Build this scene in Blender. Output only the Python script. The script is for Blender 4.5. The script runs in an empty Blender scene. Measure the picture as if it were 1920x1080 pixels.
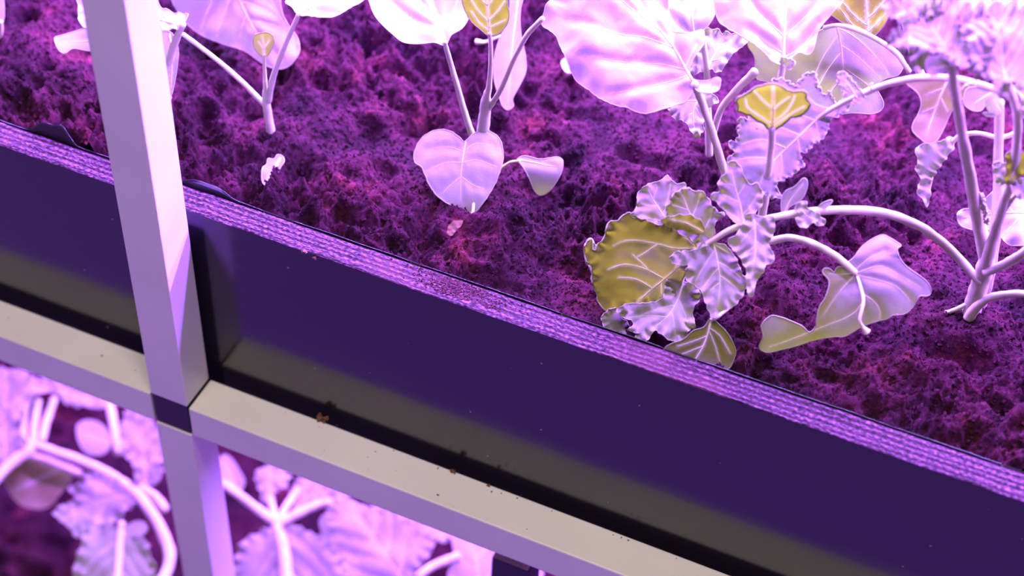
import bpy, bmesh, math, random
import numpy as np
from mathutils import Vector, Matrix, noise
from mathutils.geometry import delaunay_2d_cdt

random.seed(7)
rng = np.random.default_rng(11)
scene = bpy.context.scene
COL = scene.collection
MM = 0.001

# ------------------------------------------------------------------ camera
F_PX = 2883.8
CR = np.array([[0.91827501, -0.31389972, 0.24132544],
               [0.39259081, 0.64269023, -0.65789188],
               [0.05141458, 0.69886782, 0.71340052]])
CP = np.array([0.369937, -0.472763, 0.701651])
cam = bpy.data.cameras.new('camera')
cam.sensor_width = 36.0
cam.lens = F_PX / 1920 * 36.0
cam.clip_start = 0.01
cam.dof.use_dof = True
cam.dof.focus_distance = 0.815
cam.dof.aperture_fstop = 4.6
cam_ob = bpy.data.objects.new('camera', cam)
m4 = Matrix.Identity(4)
for i in range(3):
    for j in range(3):
        m4[i][j] = float(CR[i, j])
    m4[i][3] = float(CP[i])
cam_ob.matrix_world = m4
COL.objects.link(cam_ob)
scene.camera = cam_ob

# ------------------------------------------------------------------ exposure, world, lamps
scene.view_settings.view_transform = 'Standard'
scene.view_settings.look = 'None'
scene.view_settings.exposure = 0.0
scene.view_settings.gamma = 1.0
scene.view_settings.use_curve_mapping = False

world = bpy.data.worlds.new('world')
scene.world = world
world.use_nodes = True
wt = world.node_tree
wt.nodes.clear()
wo = wt.nodes.new('ShaderNodeOutputWorld')
wb = wt.nodes.new('ShaderNodeBackground')
wc = wt.nodes.new('ShaderNodeTexCoord')
wx = wt.nodes.new('ShaderNodeSeparateXYZ')
wr = wt.nodes.new('ShaderNodeValToRGB')
wmr = wt.nodes.new('ShaderNodeMapRange')
wmr.inputs[1].default_value = -1.0
wmr.inputs[2].default_value = 1.0
wt.links.new(wc.outputs['Generated'], wx.inputs[0])
wt.links.new(wx.outputs['Z'], wmr.inputs[0])
wt.links.new(wmr.outputs[0], wr.inputs[0])
wt.links.new(wr.outputs[0], wb.inputs[0])
wt.links.new(wb.outputs[0], wo.inputs[0])
el = wr.color_ramp.elements
el[0].position = 0.0
el[0].color = (0.20, 0.06, 0.72, 1)      # dim floor of the aisle in grow light
el[1].position = 1.0
el[1].color = (0.10, 0.085, 0.075, 1)     # room ceiling
e2 = el.new(0.42)
e2.color = (0.42, 0.15, 0.78, 1)          # racks across the aisle
e3 = el.new(0.62)
e3.color = (0.12, 0.07, 0.14, 1)
wb.inputs[1].default_value = 1.0

GROW = (1.0, 0.29, 2.9)        # red and blue diodes
GROW_W = (1.0, 0.46, 2.5)      # rows with some white diodes among them


def area(name, loc, sx, sy, power, color, rot=(0, 0, 0)):
    l = bpy.data.lights.new(name, 'AREA')
    l.shape = 'RECTANGLE'
    l.size = sx
    l.size_y = sy
    l.energy = power
    mx = max(color)
    l.color = tuple(c / mx for c in color)
    o = bpy.data.objects.new(name, l)
    o.location = loc
    o.rotation_euler = rot
    COL.objects.link(o)
    return o


PITCH = 0.55
GROW_Y = (0.17, 0.37, 0.52)
for ti, zt in enumerate((PITCH, 0.0)):
    for k, gy in enumerate(GROW_Y):
        area('grow_lamp', (0.10 if ti == 0 else 0.05, gy, zt - 0.062), 1.20, 0.022,
             ((28.0, 64.0, 66.0)[k] if ti == 0 else 14.5), GROW if k == 0 else GROW_W)
area('aisle_ceiling_lamp', (0.35, -0.55, 2.3), 1.2, 0.35, 39.0, (1.0, 0.83, 0.71), (math.radians(-13), 0, 0))

# ------------------------------------------------------------------ pixel helpers (real points in the place)


def ray(x, y):
    d = CR @ np.array([(x - 960) / F_PX, -(y - 540) / F_PX, -1.0])
    return d / np.linalg.norm(d)


def PY(x, y, Y):
    d = ray(x, y)
    return CP + d * ((Y - CP[1]) / d[1])


def PZ(x, y, Z):
    d = ray(x, y)
    return CP + d * ((Z - CP[2]) / d[2])


# ------------------------------------------------------------------ node helpers


def newmat(name):
    m = bpy.data.materials.new(name)
    m.use_nodes = True
    nt = m.node_tree
    nt.nodes.clear()
    out = nt.nodes.new('ShaderNodeOutputMaterial')
    return m, nt, out


def N(nt, t, **kw):
    n = nt.nodes.new(t)
    for k, v in kw.items():
        if k.startswith('i_'):
            n.inputs[k[2:].replace('_', ' ')].default_value = v
        elif k.startswith('n'):
            n.inputs[int(k[1:])].default_value = v
        else:
            setattr(n, k, v)
    return n


def ramp(nt, stops):
    r = nt.nodes.new('ShaderNodeValToRGB')
    e = r.color_ramp.elements
    e[0].position, e[0].color = stops[0][0], (*stops[0][1], 1)
    e[1].position, e[1].color = stops[-1][0], (*stops[-1][1], 1)
    for p, c in stops[1:-1]:
        x = e.new(p)
        x.color = (*c, 1)
    return r


def mapped(nt, scale, kind='Object'):
    tc = nt.nodes.new('ShaderNodeTexCoord')
    mp = nt.nodes.new('ShaderNodeMapping')
    mp.inputs['Scale'].default_value = scale
    nt.links.new(tc.outputs[kind], mp.inputs[0])
    return mp


def mat_paint():
    m, nt, out = newmat('white_powder_coat')
    b = N(nt, 'ShaderNodeBsdfPrincipled')
    b.inputs['Roughness'].default_value = 0.38
    mp = mapped(nt, (1, 1, 1))
    n1 = N(nt, 'ShaderNodeTexNoise')
    n1.inputs['Scale'].default_value = 14
    n1.inputs['Detail'].default_value = 5
    nt.links.new(mp.outputs[0], n1.inputs[0])
    r = ramp(nt, [(0.3, (0.74, 0.74, 0.73)), (0.7, (0.82, 0.82, 0.81))])
    nt.links.new(n1.outputs[0], r.inputs[0])
    # small dark specks of dirt
    v = N(nt, 'ShaderNodeTexVoronoi')
    v.inputs['Scale'].default_value = 95
    nt.links.new(mp.outputs[0], v.inputs[0])
    vr = ramp(nt, [(0.02, (0, 0, 0)), (0.06, (1, 1, 1))])
    nt.links.new(v.outputs['Distance'], vr.inputs[0])
    wn = N(nt, 'ShaderNodeTexNoise')
    wn.inputs['Scale'].default_value = 60
    nt.links.new(mp.outputs[0], wn.inputs[0])
    wr_ = ramp(nt, [(0.62, (1, 1, 1)), (0.66, (0, 0, 0))])
    nt.links.new(wn.outputs[0], wr_.inputs[0])
    mx = N(nt, 'ShaderNodeMath', operation='MAXIMUM')
    nt.links.new(vr.outputs[0], mx.inputs[0])
    nt.links.new(wr_.outputs[0], mx.inputs[1])
    mix = N(nt, 'ShaderNodeMixRGB')
    mix.inputs[1].default_value = (0.32, 0.27, 0.24, 1)
    nt.links.new(mx.outputs[0], mix.inputs[0])
    nt.links.new(r.outputs[0], mix.inputs[2])
    nt.links.new(mix.outputs[0], b.inputs['Base Color'])
    nt.links.new(b.outputs[0], out.inputs[0])
    return m


def mat_plain(name, col, rough, spec=0.5, noise_amt=0.0, scale=80, bump=0.0):
    m, nt, out = newmat(name)
    b = N(nt, 'ShaderNodeBsdfPrincipled')
    b.inputs['Roughness'].default_value = rough
    b.inputs['Specular IOR Level'].default_value = spec
    mp = mapped(nt, (1, 1, 1))
    n1 = N(nt, 'ShaderNodeTexNoise')
    n1.inputs['Scale'].default_value = scale
    n1.inputs['Detail'].default_value = 6
    nt.links.new(mp.outputs[0], n1.inputs[0])
    lo = tuple(c * (1 - noise_amt) for c in col)
    hi = tuple(min(1, c * (1 + noise_amt)) for c in col)
    r = ramp(nt, [(0.3, lo), (0.7, hi)])
    nt.links.new(n1.outputs[0], r.inputs[0])
    nt.links.new(r.outputs[0], b.inputs['Base Color'])
    if bump:
        bp = N(nt, 'ShaderNodeBump')
        bp.inputs['Strength'].default_value = bump
        bp.inputs['Distance'].default_value = 0.001
        nt.links.new(n1.outputs[0], bp.inputs['Height'])
        nt.links.new(bp.outputs[0], b.inputs['Normal'])
    nt.links.new(b.outputs[0], out.inputs[0])
    return m


def mat_board():
    m, nt, out = newmat('black_film_face')
    b = N(nt, 'ShaderNodeBsdfPrincipled')
    b.inputs['Specular IOR Level'].default_value = 1.0
    mp = mapped(nt, (1, 1, 1))
    # scratches running along the board
    mp2 = mapped(nt, (0.25, 1, 1.9))
    n1 = N(nt, 'ShaderNodeTexNoise')
    n1.inputs['Scale'].default_value = 60
    n1.inputs['Detail'].default_value = 8
    nt.links.new(mp2.outputs[0], n1.inputs[0])
    rr = N(nt, 'ShaderNodeMapRange')
    rr.inputs[1].default_value, rr.inputs[2].default_value = 0.3, 0.75
    rr.inputs[3].default_value, rr.inputs[4].default_value = 0.13, 0.20
    nt.links.new(n1.outputs[0], rr.inputs[0])
    nt.links.new(rr.outputs[0], b.inputs['Roughness'])
    bp = N(nt, 'ShaderNodeBump')
    bp.inputs['Strength'].default_value = 0.12
    bp.inputs['Distance'].default_value = 0.0004
    nt.links.new(n1.outputs[0], bp.inputs['Height'])
    nt.links.new(bp.outputs[0], b.inputs['Normal'])
    # pale dust specks
    v = N(nt, 'ShaderNodeTexVoronoi')
    v.inputs['Scale'].default_value = 62
    nt.links.new(mp.outputs[0], v.inputs[0])
    vr = ramp(nt, [(0.030, (1, 1, 1)), (0.045, (0, 0, 0))])
    nt.links.new(v.outputs['Distance'], vr.inputs[0])
    mix = N(nt, 'ShaderNodeMixRGB')
    mix.inputs[1].default_value = (0.010, 0.008, 0.016, 1)
    mix.inputs[2].default_value = (0.25, 0.24, 0.28, 1)
    nt.links.new(vr.outputs[0], mix.inputs[0])
    nt.links.new(mix.outputs[0], b.inputs['Base Color'])
    nt.links.new(b.outputs[0], out.inputs[0])
    return m


def mat_ply():
    m, nt, out = newmat('plywood_edge')
    b = N(nt, 'ShaderNodeBsdfPrincipled')
    b.inputs['Specular IOR Level'].default_value = 0.10
    b.inputs['Roughness'].default_value = 0.7
    tc = N(nt, 'ShaderNodeTexCoord')
    sep = N(nt, 'ShaderNodeSeparateXYZ')
    nt.links.new(tc.outputs['Object'], sep.inputs[0])
    mpn = N(nt, 'ShaderNodeMapping')
    mpn.inputs['Scale'].default_value = (0.13, 2.0, 2.0)
    nt.links.new(tc.outputs['Object'], mpn.inputs[0])
    wob = N(nt, 'ShaderNodeTexNoise')
    wob.inputs['Scale'].default_value = 90
    wob.inputs['Detail'].default_value = 3
    nt.links.new(mpn.outputs[0], wob.inputs[0])
    # y in plies (2.1 mm each), shaken a little by noise
    a = N(nt, 'ShaderNodeMath', operation='MULTIPLY_ADD')
    a.inputs[1].default_value = 0.0038
    nt.links.new(wob.outputs[0], a.inputs[0])
    nt.links.new(sep.outputs['Y'], a.inputs[2])
    s = N(nt, 'ShaderNodeMath', operation='MULTIPLY')
    s.inputs[1].default_value = 2 * math.pi / 0.0036
    nt.links.new(a.outputs[0], s.inputs[0])
    sn = N(nt, 'ShaderNodeMath', operation='SINE')
    nt.links.new(s.outputs[0], sn.inputs[0])
    r = ramp(nt, [(0.0, (0.020, 0.011, 0.016)), (0.30, (0.044, 0.024, 0.035)), (0.8, (0.082, 0.045, 0.066))])
    mr = N(nt, 'ShaderNodeMapRange')
    mr.inputs[1].default_value = -1.0
    brk = N(nt, 'ShaderNodeMath', operation='MULTIPLY_ADD')   # plies of uneven darkness
    brk.inputs[1].default_value = 2.6
    nt.links.new(wob.outputs[0], brk.inputs[0])
    sub1 = N(nt, 'ShaderNodeMath', operation='SUBTRACT')
    sub1.inputs[1].default_value = 1.3
    nt.links.new(brk.outputs[0], sub1.inputs[0])
    nt.links.new(sn.outputs[0], brk.inputs[2])
    nt.links.new(sub1.outputs[0], mr.inputs[0])
    nt.links.new(mr.outputs[0], r.inputs[0])
    # grain
    mg = N(nt, 'ShaderNodeMapping')
    mg.inputs['Scale'].default_value = (0.55, 1.5, 1.0)
    nt.links.new(tc.outputs['Object'], mg.inputs[0])
    g = N(nt, 'ShaderNodeTexNoise')
    g.inputs['Scale'].default_value = 900
    g.inputs['Detail'].default_value = 4
    nt.links.new(mg.outputs[0], g.inputs[0])
    gr = ramp(nt, [(0.36, (0.12, 0.10, 0.12)), (0.50, (0.75, 0.75, 0.75)), (0.66, (2.9, 2.6, 2.7))])
    nt.links.new(g.outputs[0], gr.inputs[0])
    mul = N(nt, 'ShaderNodeMixRGB', blend_type='MULTIPLY')
    mul.inputs[0].default_value = 1.0
    nt.links.new(r.outputs[0], mul.inputs[1])
    nt.links.new(gr.outputs[0], mul.inputs[2])
    # dirt patches of soil dust
    d = N(nt, 'ShaderNodeTexNoise')
    d.inputs['Scale'].default_value = 17
    d.inputs['Detail'].default_value = 6
    nt.links.new(tc.outputs['Object'], d.inputs[0])
    dr = ramp(nt, [(0.55, (0, 0, 0)), (0.74, (0.7, 0.7, 0.7))])
    nt.links.new(d.outputs[0], dr.inputs[0])
    dm = N(nt, 'ShaderNodeMixRGB')
    dm.inputs[2].default_value = (0.115, 0.055, 0.058, 1)
    nt.links.new(dr.outputs[0], dm.inputs[0])
    nt.links.new(mul.outputs[0], dm.inputs[1])
    nt.links.new(dm.outputs[0], b.inputs['Base Color'])
    ad = N(nt, 'ShaderNodeMath', operation='MULTIPLY_ADD')
    ad.inputs[1].default_value = 0.6
    nt.links.new(g.outputs[0], ad.inputs[0])
    nt.links.new(mr.outputs[0], ad.inputs[2])
    bp = N(nt, 'ShaderNodeBump')
    bp.inputs['Strength'].default_value = 0.8
    bp.inputs['Distance'].default_value = 0.0008
    nt.links.new(ad.outputs[0], bp.inputs['Height'])
    nt.links.new(bp.outputs[0], b.inputs['Normal'])
    nt.links.new(b.outputs[0], out.inputs[0])
    return m


def mat_soil():
    m, nt, out = newmat('peat_soil')
    b = N(nt, 'ShaderNodeBsdfPrincipled')
    b.inputs['Roughness'].default_value = 0.95
    b.inputs['Specular IOR Level'].default_value = 0.12
    mp = mapped(nt, (1, 1, 1))
    n1 = N(nt, 'ShaderNodeTexNoise')
    n1.inputs['Scale'].default_value = 26
    n1.inputs['Detail'].default_value = 8
    n1.inputs['Roughness'].default_value = 0.7
    nt.links.new(mp.outputs[0], n1.inputs[0])
    r = ramp(nt, [(0.34, (0.016, 0.005, 0.010)), (0.46, (0.034, 0.008, 0.018)),
                  (0.58, (0.062, 0.013, 0.027)), (0.70, (0.14, 0.028, 0.034))])
    nt.links.new(n1.outputs[0], r.inputs[0])
    n2 = N(nt, 'ShaderNodeTexNoise')
    n2.inputs['Scale'].default_value = 420
    n2.inputs['Detail'].default_value = 6
    n2.inputs['Roughness'].default_value = 0.75
    nt.links.new(mp.outputs[0], n2.inputs[0])
    r2 = ramp(nt, [(0.33, (0.25, 0.25, 0.25)), (0.66, (1.5, 1.4, 1.4))])
    nt.links.new(n2.outputs[0], r2.inputs[0])
    mul = N(nt, 'ShaderNodeMixRGB', blend_type='MULTIPLY')
    mul.inputs[0].default_value = 1.0
    nt.links.new(r.outputs[0], mul.inputs[1])
    nt.links.new(r2.outputs[0], mul.inputs[2])
    nt.links.new(mul.outputs[0], b.inputs['Base Color'])
    bp = N(nt, 'ShaderNodeBump')
    bp.inputs['Strength'].default_value = 1.0
    bp.inputs['Distance'].default_value = 0.0013
    nt.links.new(n2.outputs[0], bp.inputs['Height'])
    nt.links.new(bp.outputs[0], b.inputs['Normal'])
    nt.links.new(b.outputs[0], out.inputs[0])
    return m


def mat_leaf(name, refl, trans, tw=0.42, spots=0.0, spec=0.35, painted_light=None):
    m, nt, out = newmat(name)
    b = N(nt, 'ShaderNodeBsdfPrincipled')
    b.inputs['Roughness'].default_value = 0.48
    b.inputs['Specular IOR Level'].default_value = spec
    t = N(nt, 'ShaderNodeBsdfTranslucent')
    mp = mapped(nt, (1, 1, 1))
    n1 = N(nt, 'ShaderNodeTexNoise')
    n1.inputs['Scale'].default_value = 55
    n1.inputs['Detail'].default_value = 5
    nt.links.new(mp.outputs[0], n1.inputs[0])
    r = ramp(nt, [(0.3, tuple(c * 0.86 for c in refl)), (0.7, tuple(min(1, c * 1.1) for c in refl))])
    nt.links.new(n1.outputs[0], r.inputs[0])
    base = r
    if painted_light:   # painted light: colour patches imitating white-lamp against purple-lamp shading
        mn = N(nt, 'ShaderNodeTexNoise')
        mn.inputs['Scale'].default_value = painted_light[1]
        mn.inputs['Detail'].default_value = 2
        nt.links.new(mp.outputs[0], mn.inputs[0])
        mrp = ramp(nt, [(painted_light[2], (0, 0, 0)), (painted_light[3], (0.85, 0.85, 0.85))])
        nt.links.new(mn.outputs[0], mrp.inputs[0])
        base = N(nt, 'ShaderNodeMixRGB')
        base.inputs[2].default_value = (*painted_light[0], 1)
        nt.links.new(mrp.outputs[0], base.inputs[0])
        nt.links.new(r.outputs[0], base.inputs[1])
    at = N(nt, 'ShaderNodeAttribute', attribute_name='vein')
    mix = N(nt, 'ShaderNodeMixRGB')
    mix.inputs[2].default_value = (0.66, 0.68, 0.46, 1)
    nt.links.new(at.outputs['Fac'], mix.inputs[0])
    nt.links.new(base.outputs[0], mix.inputs[1])
    last = mix
    if spots:
        v = N(nt, 'ShaderNodeTexNoise')
        v.inputs['Scale'].default_value = 260
        v.inputs['Detail'].default_value = 2
        nt.links.new(mp.outputs[0], v.inputs[0])
        vr = ramp(nt, [(0.70, (0, 0, 0)), (0.74, (spots, spots, spots))])
        nt.links.new(v.outputs[0], vr.inputs[0])
        m2 = N(nt, 'ShaderNodeMixRGB')
        m2.inputs[2].default_value = (0.12, 0.07, 0.06, 1)
        nt.links.new(vr.outputs[0], m2.inputs[0])
        nt.links.new(mix.outputs[0], m2.inputs[1])
        last = m2
    nt.links.new(last.outputs[0], b.inputs['Base Color'])
    rt = ramp(nt, [(0.3, tuple(c * 0.8 for c in trans)), (0.7, tuple(min(1, c * 1.15) for c in trans))])
    nt.links.new(n1.outputs[0], rt.inputs[0])
    mt = N(nt, 'ShaderNodeMixRGB')
    mt.inputs[2].default_value = (0.36, 0.50, 0.12, 1)
    nt.links.new(at.outputs['Fac'], mt.inputs[0])
    nt.links.new(rt.outputs[0], mt.inputs[1])
    nt.links.new(mt.outputs[0], t.inputs[0])
    n3 = N(nt, 'ShaderNodeTexNoise')
    n3.inputs['Scale'].default_value = 700
    n3.inputs['Detail'].default_value = 3
    nt.links.new(mp.outputs[0], n3.inputs[0])
    bp = N(nt, 'ShaderNodeBump')
    bp.inputs['Strength'].default_value = 0.25
    bp.inputs['Distance'].default_value = 0.0004
    nt.links.new(n3.outputs[0], bp.inputs['Height'])
    nt.links.new(bp.outputs[0], b.inputs['Normal'])
    ms = N(nt, 'ShaderNodeMixShader')
    ms.inputs[0].default_value = tw
    nt.links.new(b.outputs[0], ms.inputs[1])
    nt.links.new(t.outputs[0], ms.inputs[2])
    nt.links.new(ms.outputs[0], out.inputs[0])
    return m


def mat_stem():
    m, nt, out = newmat('pale_stem')
    b = N(nt, 'ShaderNodeBsdfPrincipled')
    b.inputs['Roughness'].default_value = 0.42
    b.inputs['Subsurface Weight'].default_value = 0.6
    b.inputs['Subsurface Radius'].default_value = (0.003, 0.003, 0.0015)
    b.inputs['Subsurface Scale'].default_value = 0.6
    mp = mapped(nt, (1, 1, 1))
    n1 = N(nt, 'ShaderNodeTexNoise')
    n1.inputs['Scale'].default_value = 70
    n1.inputs['Detail'].default_value = 5
    nt.links.new(mp.outputs[0], n1.inputs[0])
    r = ramp(nt, [(0.3, (0.56, 0.60, 0.38)), (0.55, (0.66, 0.70, 0.48)), (0.75, (0.68, 0.62, 0.46))])
    nt.links.new(n1.outputs[0], r.inputs[0])
    nt.links.new(r.outputs[0], b.inputs['Base Color'])
    nt.links.new(b.outputs[0], out.inputs[0])
    return m


M = {
    'paint': mat_paint(),
    'joint': mat_plain('black_nylon', (0.020, 0.017, 0.030), 0.45, 0.5, 0.2, 200),
    'board': mat_board(),
    'ply': mat_ply(),
    'liner': mat_plain('black_liner_film', (0.012, 0.010, 0.016), 0.22, 0.6, 0.2, 60),
    'soil': mat_soil(),
    'leaf': mat_leaf('kale_leaf', (0.44, 0.48, 0.34), (0.17, 0.34, 0.015), 0.36),
    'light_painted': mat_leaf('light_painted_kale_leaf', (0.42, 0.42, 0.36), (0.19, 0.34, 0.015), 0.36, painted_light=((0.26, 0.34, 0.06), 26, 0.50, 0.62)),  # yellow-green patches paint in areas out of the purple light
    'light_painted_yellow': mat_leaf('light_painted_yellow_leaf', (0.17, 0.22, 0.04), (0.19, 0.27, 0.012), 0.58, painted_light=((0.44, 0.44, 0.40), 22, 0.52, 0.62)),  # lavender patches paint in purple lamp light
    'spotted': mat_leaf('spotted_kale_leaf', (0.33, 0.36, 0.31), (0.18, 0.34, 0.02), 0.30, 0.9),
    'yellow': mat_leaf('yellow_leaf', (0.19, 0.22, 0.04), (0.17, 0.25, 0.012), 0.62),
    'tan': mat_leaf('tan_leaf', (0.38, 0.34, 0.15), (0.24, 0.36, 0.02), 0.5),
    'stem': mat_stem(),
    'metal': mat_plain('grey_housing', (0.5, 0.5, 0.5), 0.4),
    'dusty': mat_plain('dusty_edge', (0.55, 0.45, 0.32), 0.8, 0.2, 0.5, 900, 0.6),
    'crumb': mat_plain('dry_soil_crumb', (0.17, 0.085, 0.055), 0.95, 0.1, 0.6, 700, 0.8),
    'spill': mat_plain('spilled_peat', (0.085, 0.034, 0.045), 0.95, 0.1, 0.6, 700, 0.8),
    'fallen': mat_leaf('fallen_leaf_skin', (0.24, 0.25, 0.24), (0.12, 0.16, 0.06), 0.2),
    'dead': mat_plain('dead_leaf', (0.17, 0.10, 0.055), 0.7, 0.2, 0.3, 300, 0.3),
}

# ------------------------------------------------------------------ object helpers


def link(name, me, mats, parent=None):
    o = bpy.data.objects.new(name, me)
    for mt in (mats if isinstance(mats, (list, tuple)) else [mats]):
        me.materials.append(mt)
    COL.objects.link(o)
    if parent:
        o.parent = parent
        # parts are modelled in world space; keep them there
        mw = parent.matrix_world.copy() if parent.parent is None else None
        loc = Vector((0, 0, 0))
        p = parent
        while p:
            loc += p.location
            p = p.parent
        o.location = -loc
    return o


def empty(name, loc, label, cat, group=None):
    o = bpy.data.objects.new(name, None)
    o.empty_display_size = 0.02
    o.location = loc
    COL.objects.link(o)
    tag(o, label, cat, group)
    return o


def tag(o, label, cat, group=None, kind=None):
    o['label'] = label
    o['category'] = cat
    if group:
        o['group'] = group
    if kind:
        o['kind'] = kind
    return o


def box_bm(bm, x0, x1, y0, y1, z0, z1, mi=0, bevel=0.0):
    vs = [bm.verts.new((x, y, z)) for x in (x0, x1) for y in (y0, y1) for z in (z0, z1)]
    idx = [(0, 1, 3, 2), (4, 6, 7, 5), (0, 4, 5, 1), (2, 3, 7, 6), (0, 2, 6, 4), (1, 5, 7, 3)]
    fs = []
    for f in idx:
        fc = bm.faces.new([vs[i] for i in f])
        fc.material_index = mi
        fs.append(fc)
    if bevel:
        es = set(e for f in fs for e in f.edges)
        bmesh.ops.bevel(bm, geom=list(es), offset=bevel, segments=2, affect='EDGES', profile=0.6)


def box(name, x0, x1, y0, y1, z0, z1, mat, parent, bevel=0.0):
    bm = bmesh.new()
    box_bm(bm, x0, x1, y0, y1, z0, z1, 0, bevel)
    bmesh.ops.recalc_face_normals(bm, faces=bm.faces)
    me = bpy.data.meshes.new(name)
    bm.to_mesh(me)
    bm.free()
    return link(name, me, mat, parent)


def catmull(pts, n=8, closed=False):
    P = [np.array(p, float) for p in pts]
    k = len(P)
    out = []
    rngk = range(k if closed else k - 1)
    for i in rngk:
        if closed:
            a, b, c, d = P[(i - 1) % k], P[i], P[(i + 1) % k], P[(i + 2) % k]
        else:
            a, b, c, d = P[max(i - 1, 0)], P[i], P[i + 1], P[min(i + 2, k - 1)]
        for j in range(n):
            t = j / n
            out.append(0.5 * ((2 * b) + (-a + c) * t + (2 * a - 5 * b + 4 * c - d) * t * t + (-a + 3 * b - 3 * c + d) * t ** 3))
    if not closed:
        out.append(P[-1])
    return np.array(out)


def tube_data(P, R, sides=10, cap=True, lump=0.0):
    """verts, faces of a tapered tube along points P with radii R"""
    P = np.array(P)
    n = len(P)
    T = np.gradient(P, axis=0)
    T /= np.linalg.norm(T, axis=1)[:, None] + 1e-12
    up = np.array([0.3, -0.6, 0.7])
    V, Fc = [], []
    u = None
    for i in range(n):
        t = T[i]
        if u is None:
            u = np.cross(t, up)
        else:
            u = u - t * (u @ t)
        u /= np.linalg.norm(u) + 1e-12
        w = np.cross(t, u)
        for s in range(sides):
            a = 2 * math.pi * s / sides
            rr = R[i]
            if lump:
                rr *= 1 + lump * (noise.noise(Vector((i * 0.35, math.cos(a), math.sin(a) + P[0][0] * 50))))
            V.append(P[i] + (math.cos(a) * u + math.sin(a) * w) * rr)
    for i in range(n - 1):
        for s in range(sides):
            a, b = i * sides + s, i * sides + (s + 1) % sides
            Fc.append((a, b, b + sides, a + sides))
    if cap:
        for ring, tip in ((0, P[0] - T[0] * R[0] * 0.7), (n - 1, P[-1] + T[-1] * R[-1] * 0.7)):
            V.append(tip)
            c = len(V) - 1
            for s in range(sides):
                a, b = ring * sides + s, ring * sides + (s + 1) % sides
                Fc.append((b, a, c) if ring == 0 else (a, b, c))
    return V, Fc


def make_mesh(name, V, Fc, smooth=True):
    me = bpy.data.meshes.new(name)
    me.from_pydata([tuple(map(float, v)) for v in V], [], Fc)
    me.update()
    if smooth:
        me.polygons.foreach_set('use_smooth', [True] * len(me.polygons))
    return me


def stem(name, parent, pts, radii, Y=None, Z=None, mat='stem', sides=12, n=8):
    """pts: (px, py) or (px, py, Y) ; radii in mm, one per point or (start, end)"""
    W = []
    for p in pts:
        if Z is not None and len(p) == 2:
            W.append(PZ(p[0], p[1], Z))
        elif len(p) == 4:
            W.append(PZ(p[0], p[1], p[3]))
        else:
            W.append(PY(p[0], p[1], p[2] if len(p) > 2 else Y))
    if len(radii) == 2 and len(W) != 2:
        radii = list(np.linspace(radii[0], radii[1], len(W)))
    A = np.c_[np.array(W), np.array(radii)[:, None] * MM]
    Cc = catmull(A, n)
    V, Fc = tube_data(Cc[:, :3], Cc[:, 3], sides, lump=0.16)
    return link(name, make_mesh(name, V, Fc), M[mat], parent)


# ------------------------------------------------------------------ leaf builder


def seg_dist(Q, poly, closed=False):
    """distance of points Q (n,2) to polyline, and arc-length parameter of the nearest point"""
    A = poly if closed else poly[:-1]
    B = np.roll(poly, -1, axis=0) if closed else poly[1:]
    L = np.linalg.norm(B - A, axis=1)
    S = np.r_[0, np.cumsum(L)[:-1]]
    best = np.full(len(Q), 1e9)
    arc = np.zeros(len(Q))
    for i in range(len(A)):
        d = B[i] - A[i]
        ll = max(L[i] ** 2, 1e-9)
        t = np.clip(((Q - A[i]) @ d) / ll, 0, 1)
        dd = np.linalg.norm(Q - (A[i] + t[:, None] * d), axis=1)
        k = dd < best
        best[k] = dd[k]
        arc[k] = (S[i] + t * L[i])[k]
    return best, arc


def inside(Q, poly):
    x, y = Q[:, 0], Q[:, 1]
    c = np.zeros(len(Q), bool)
    n = len(poly)
    j = n - 1
    for i in range(n):
        xi, yi = poly[i]
        xj, yj = poly[j]
        k = ((yi > y) != (yj > y)) & (x < (xj - xi) * (y - yi) / (yj - yi + 1e-12) + xi)
        c ^= k
        j = i
    return c


def resample(poly, h):
    P = np.vstack([poly, poly[:1]])
    L = np.r_[0, np.cumsum(np.linalg.norm(np.diff(P, axis=0), axis=1))]
    n = max(12, int(L[-1] / h))
    s = np.linspace(0, L[-1], n, endpoint=False)
    return np.c_[np.interp(s, L, P[:, 0]), np.interp(s, L, P[:, 1])], s, L[-1]


leaf_count = 0


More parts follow.
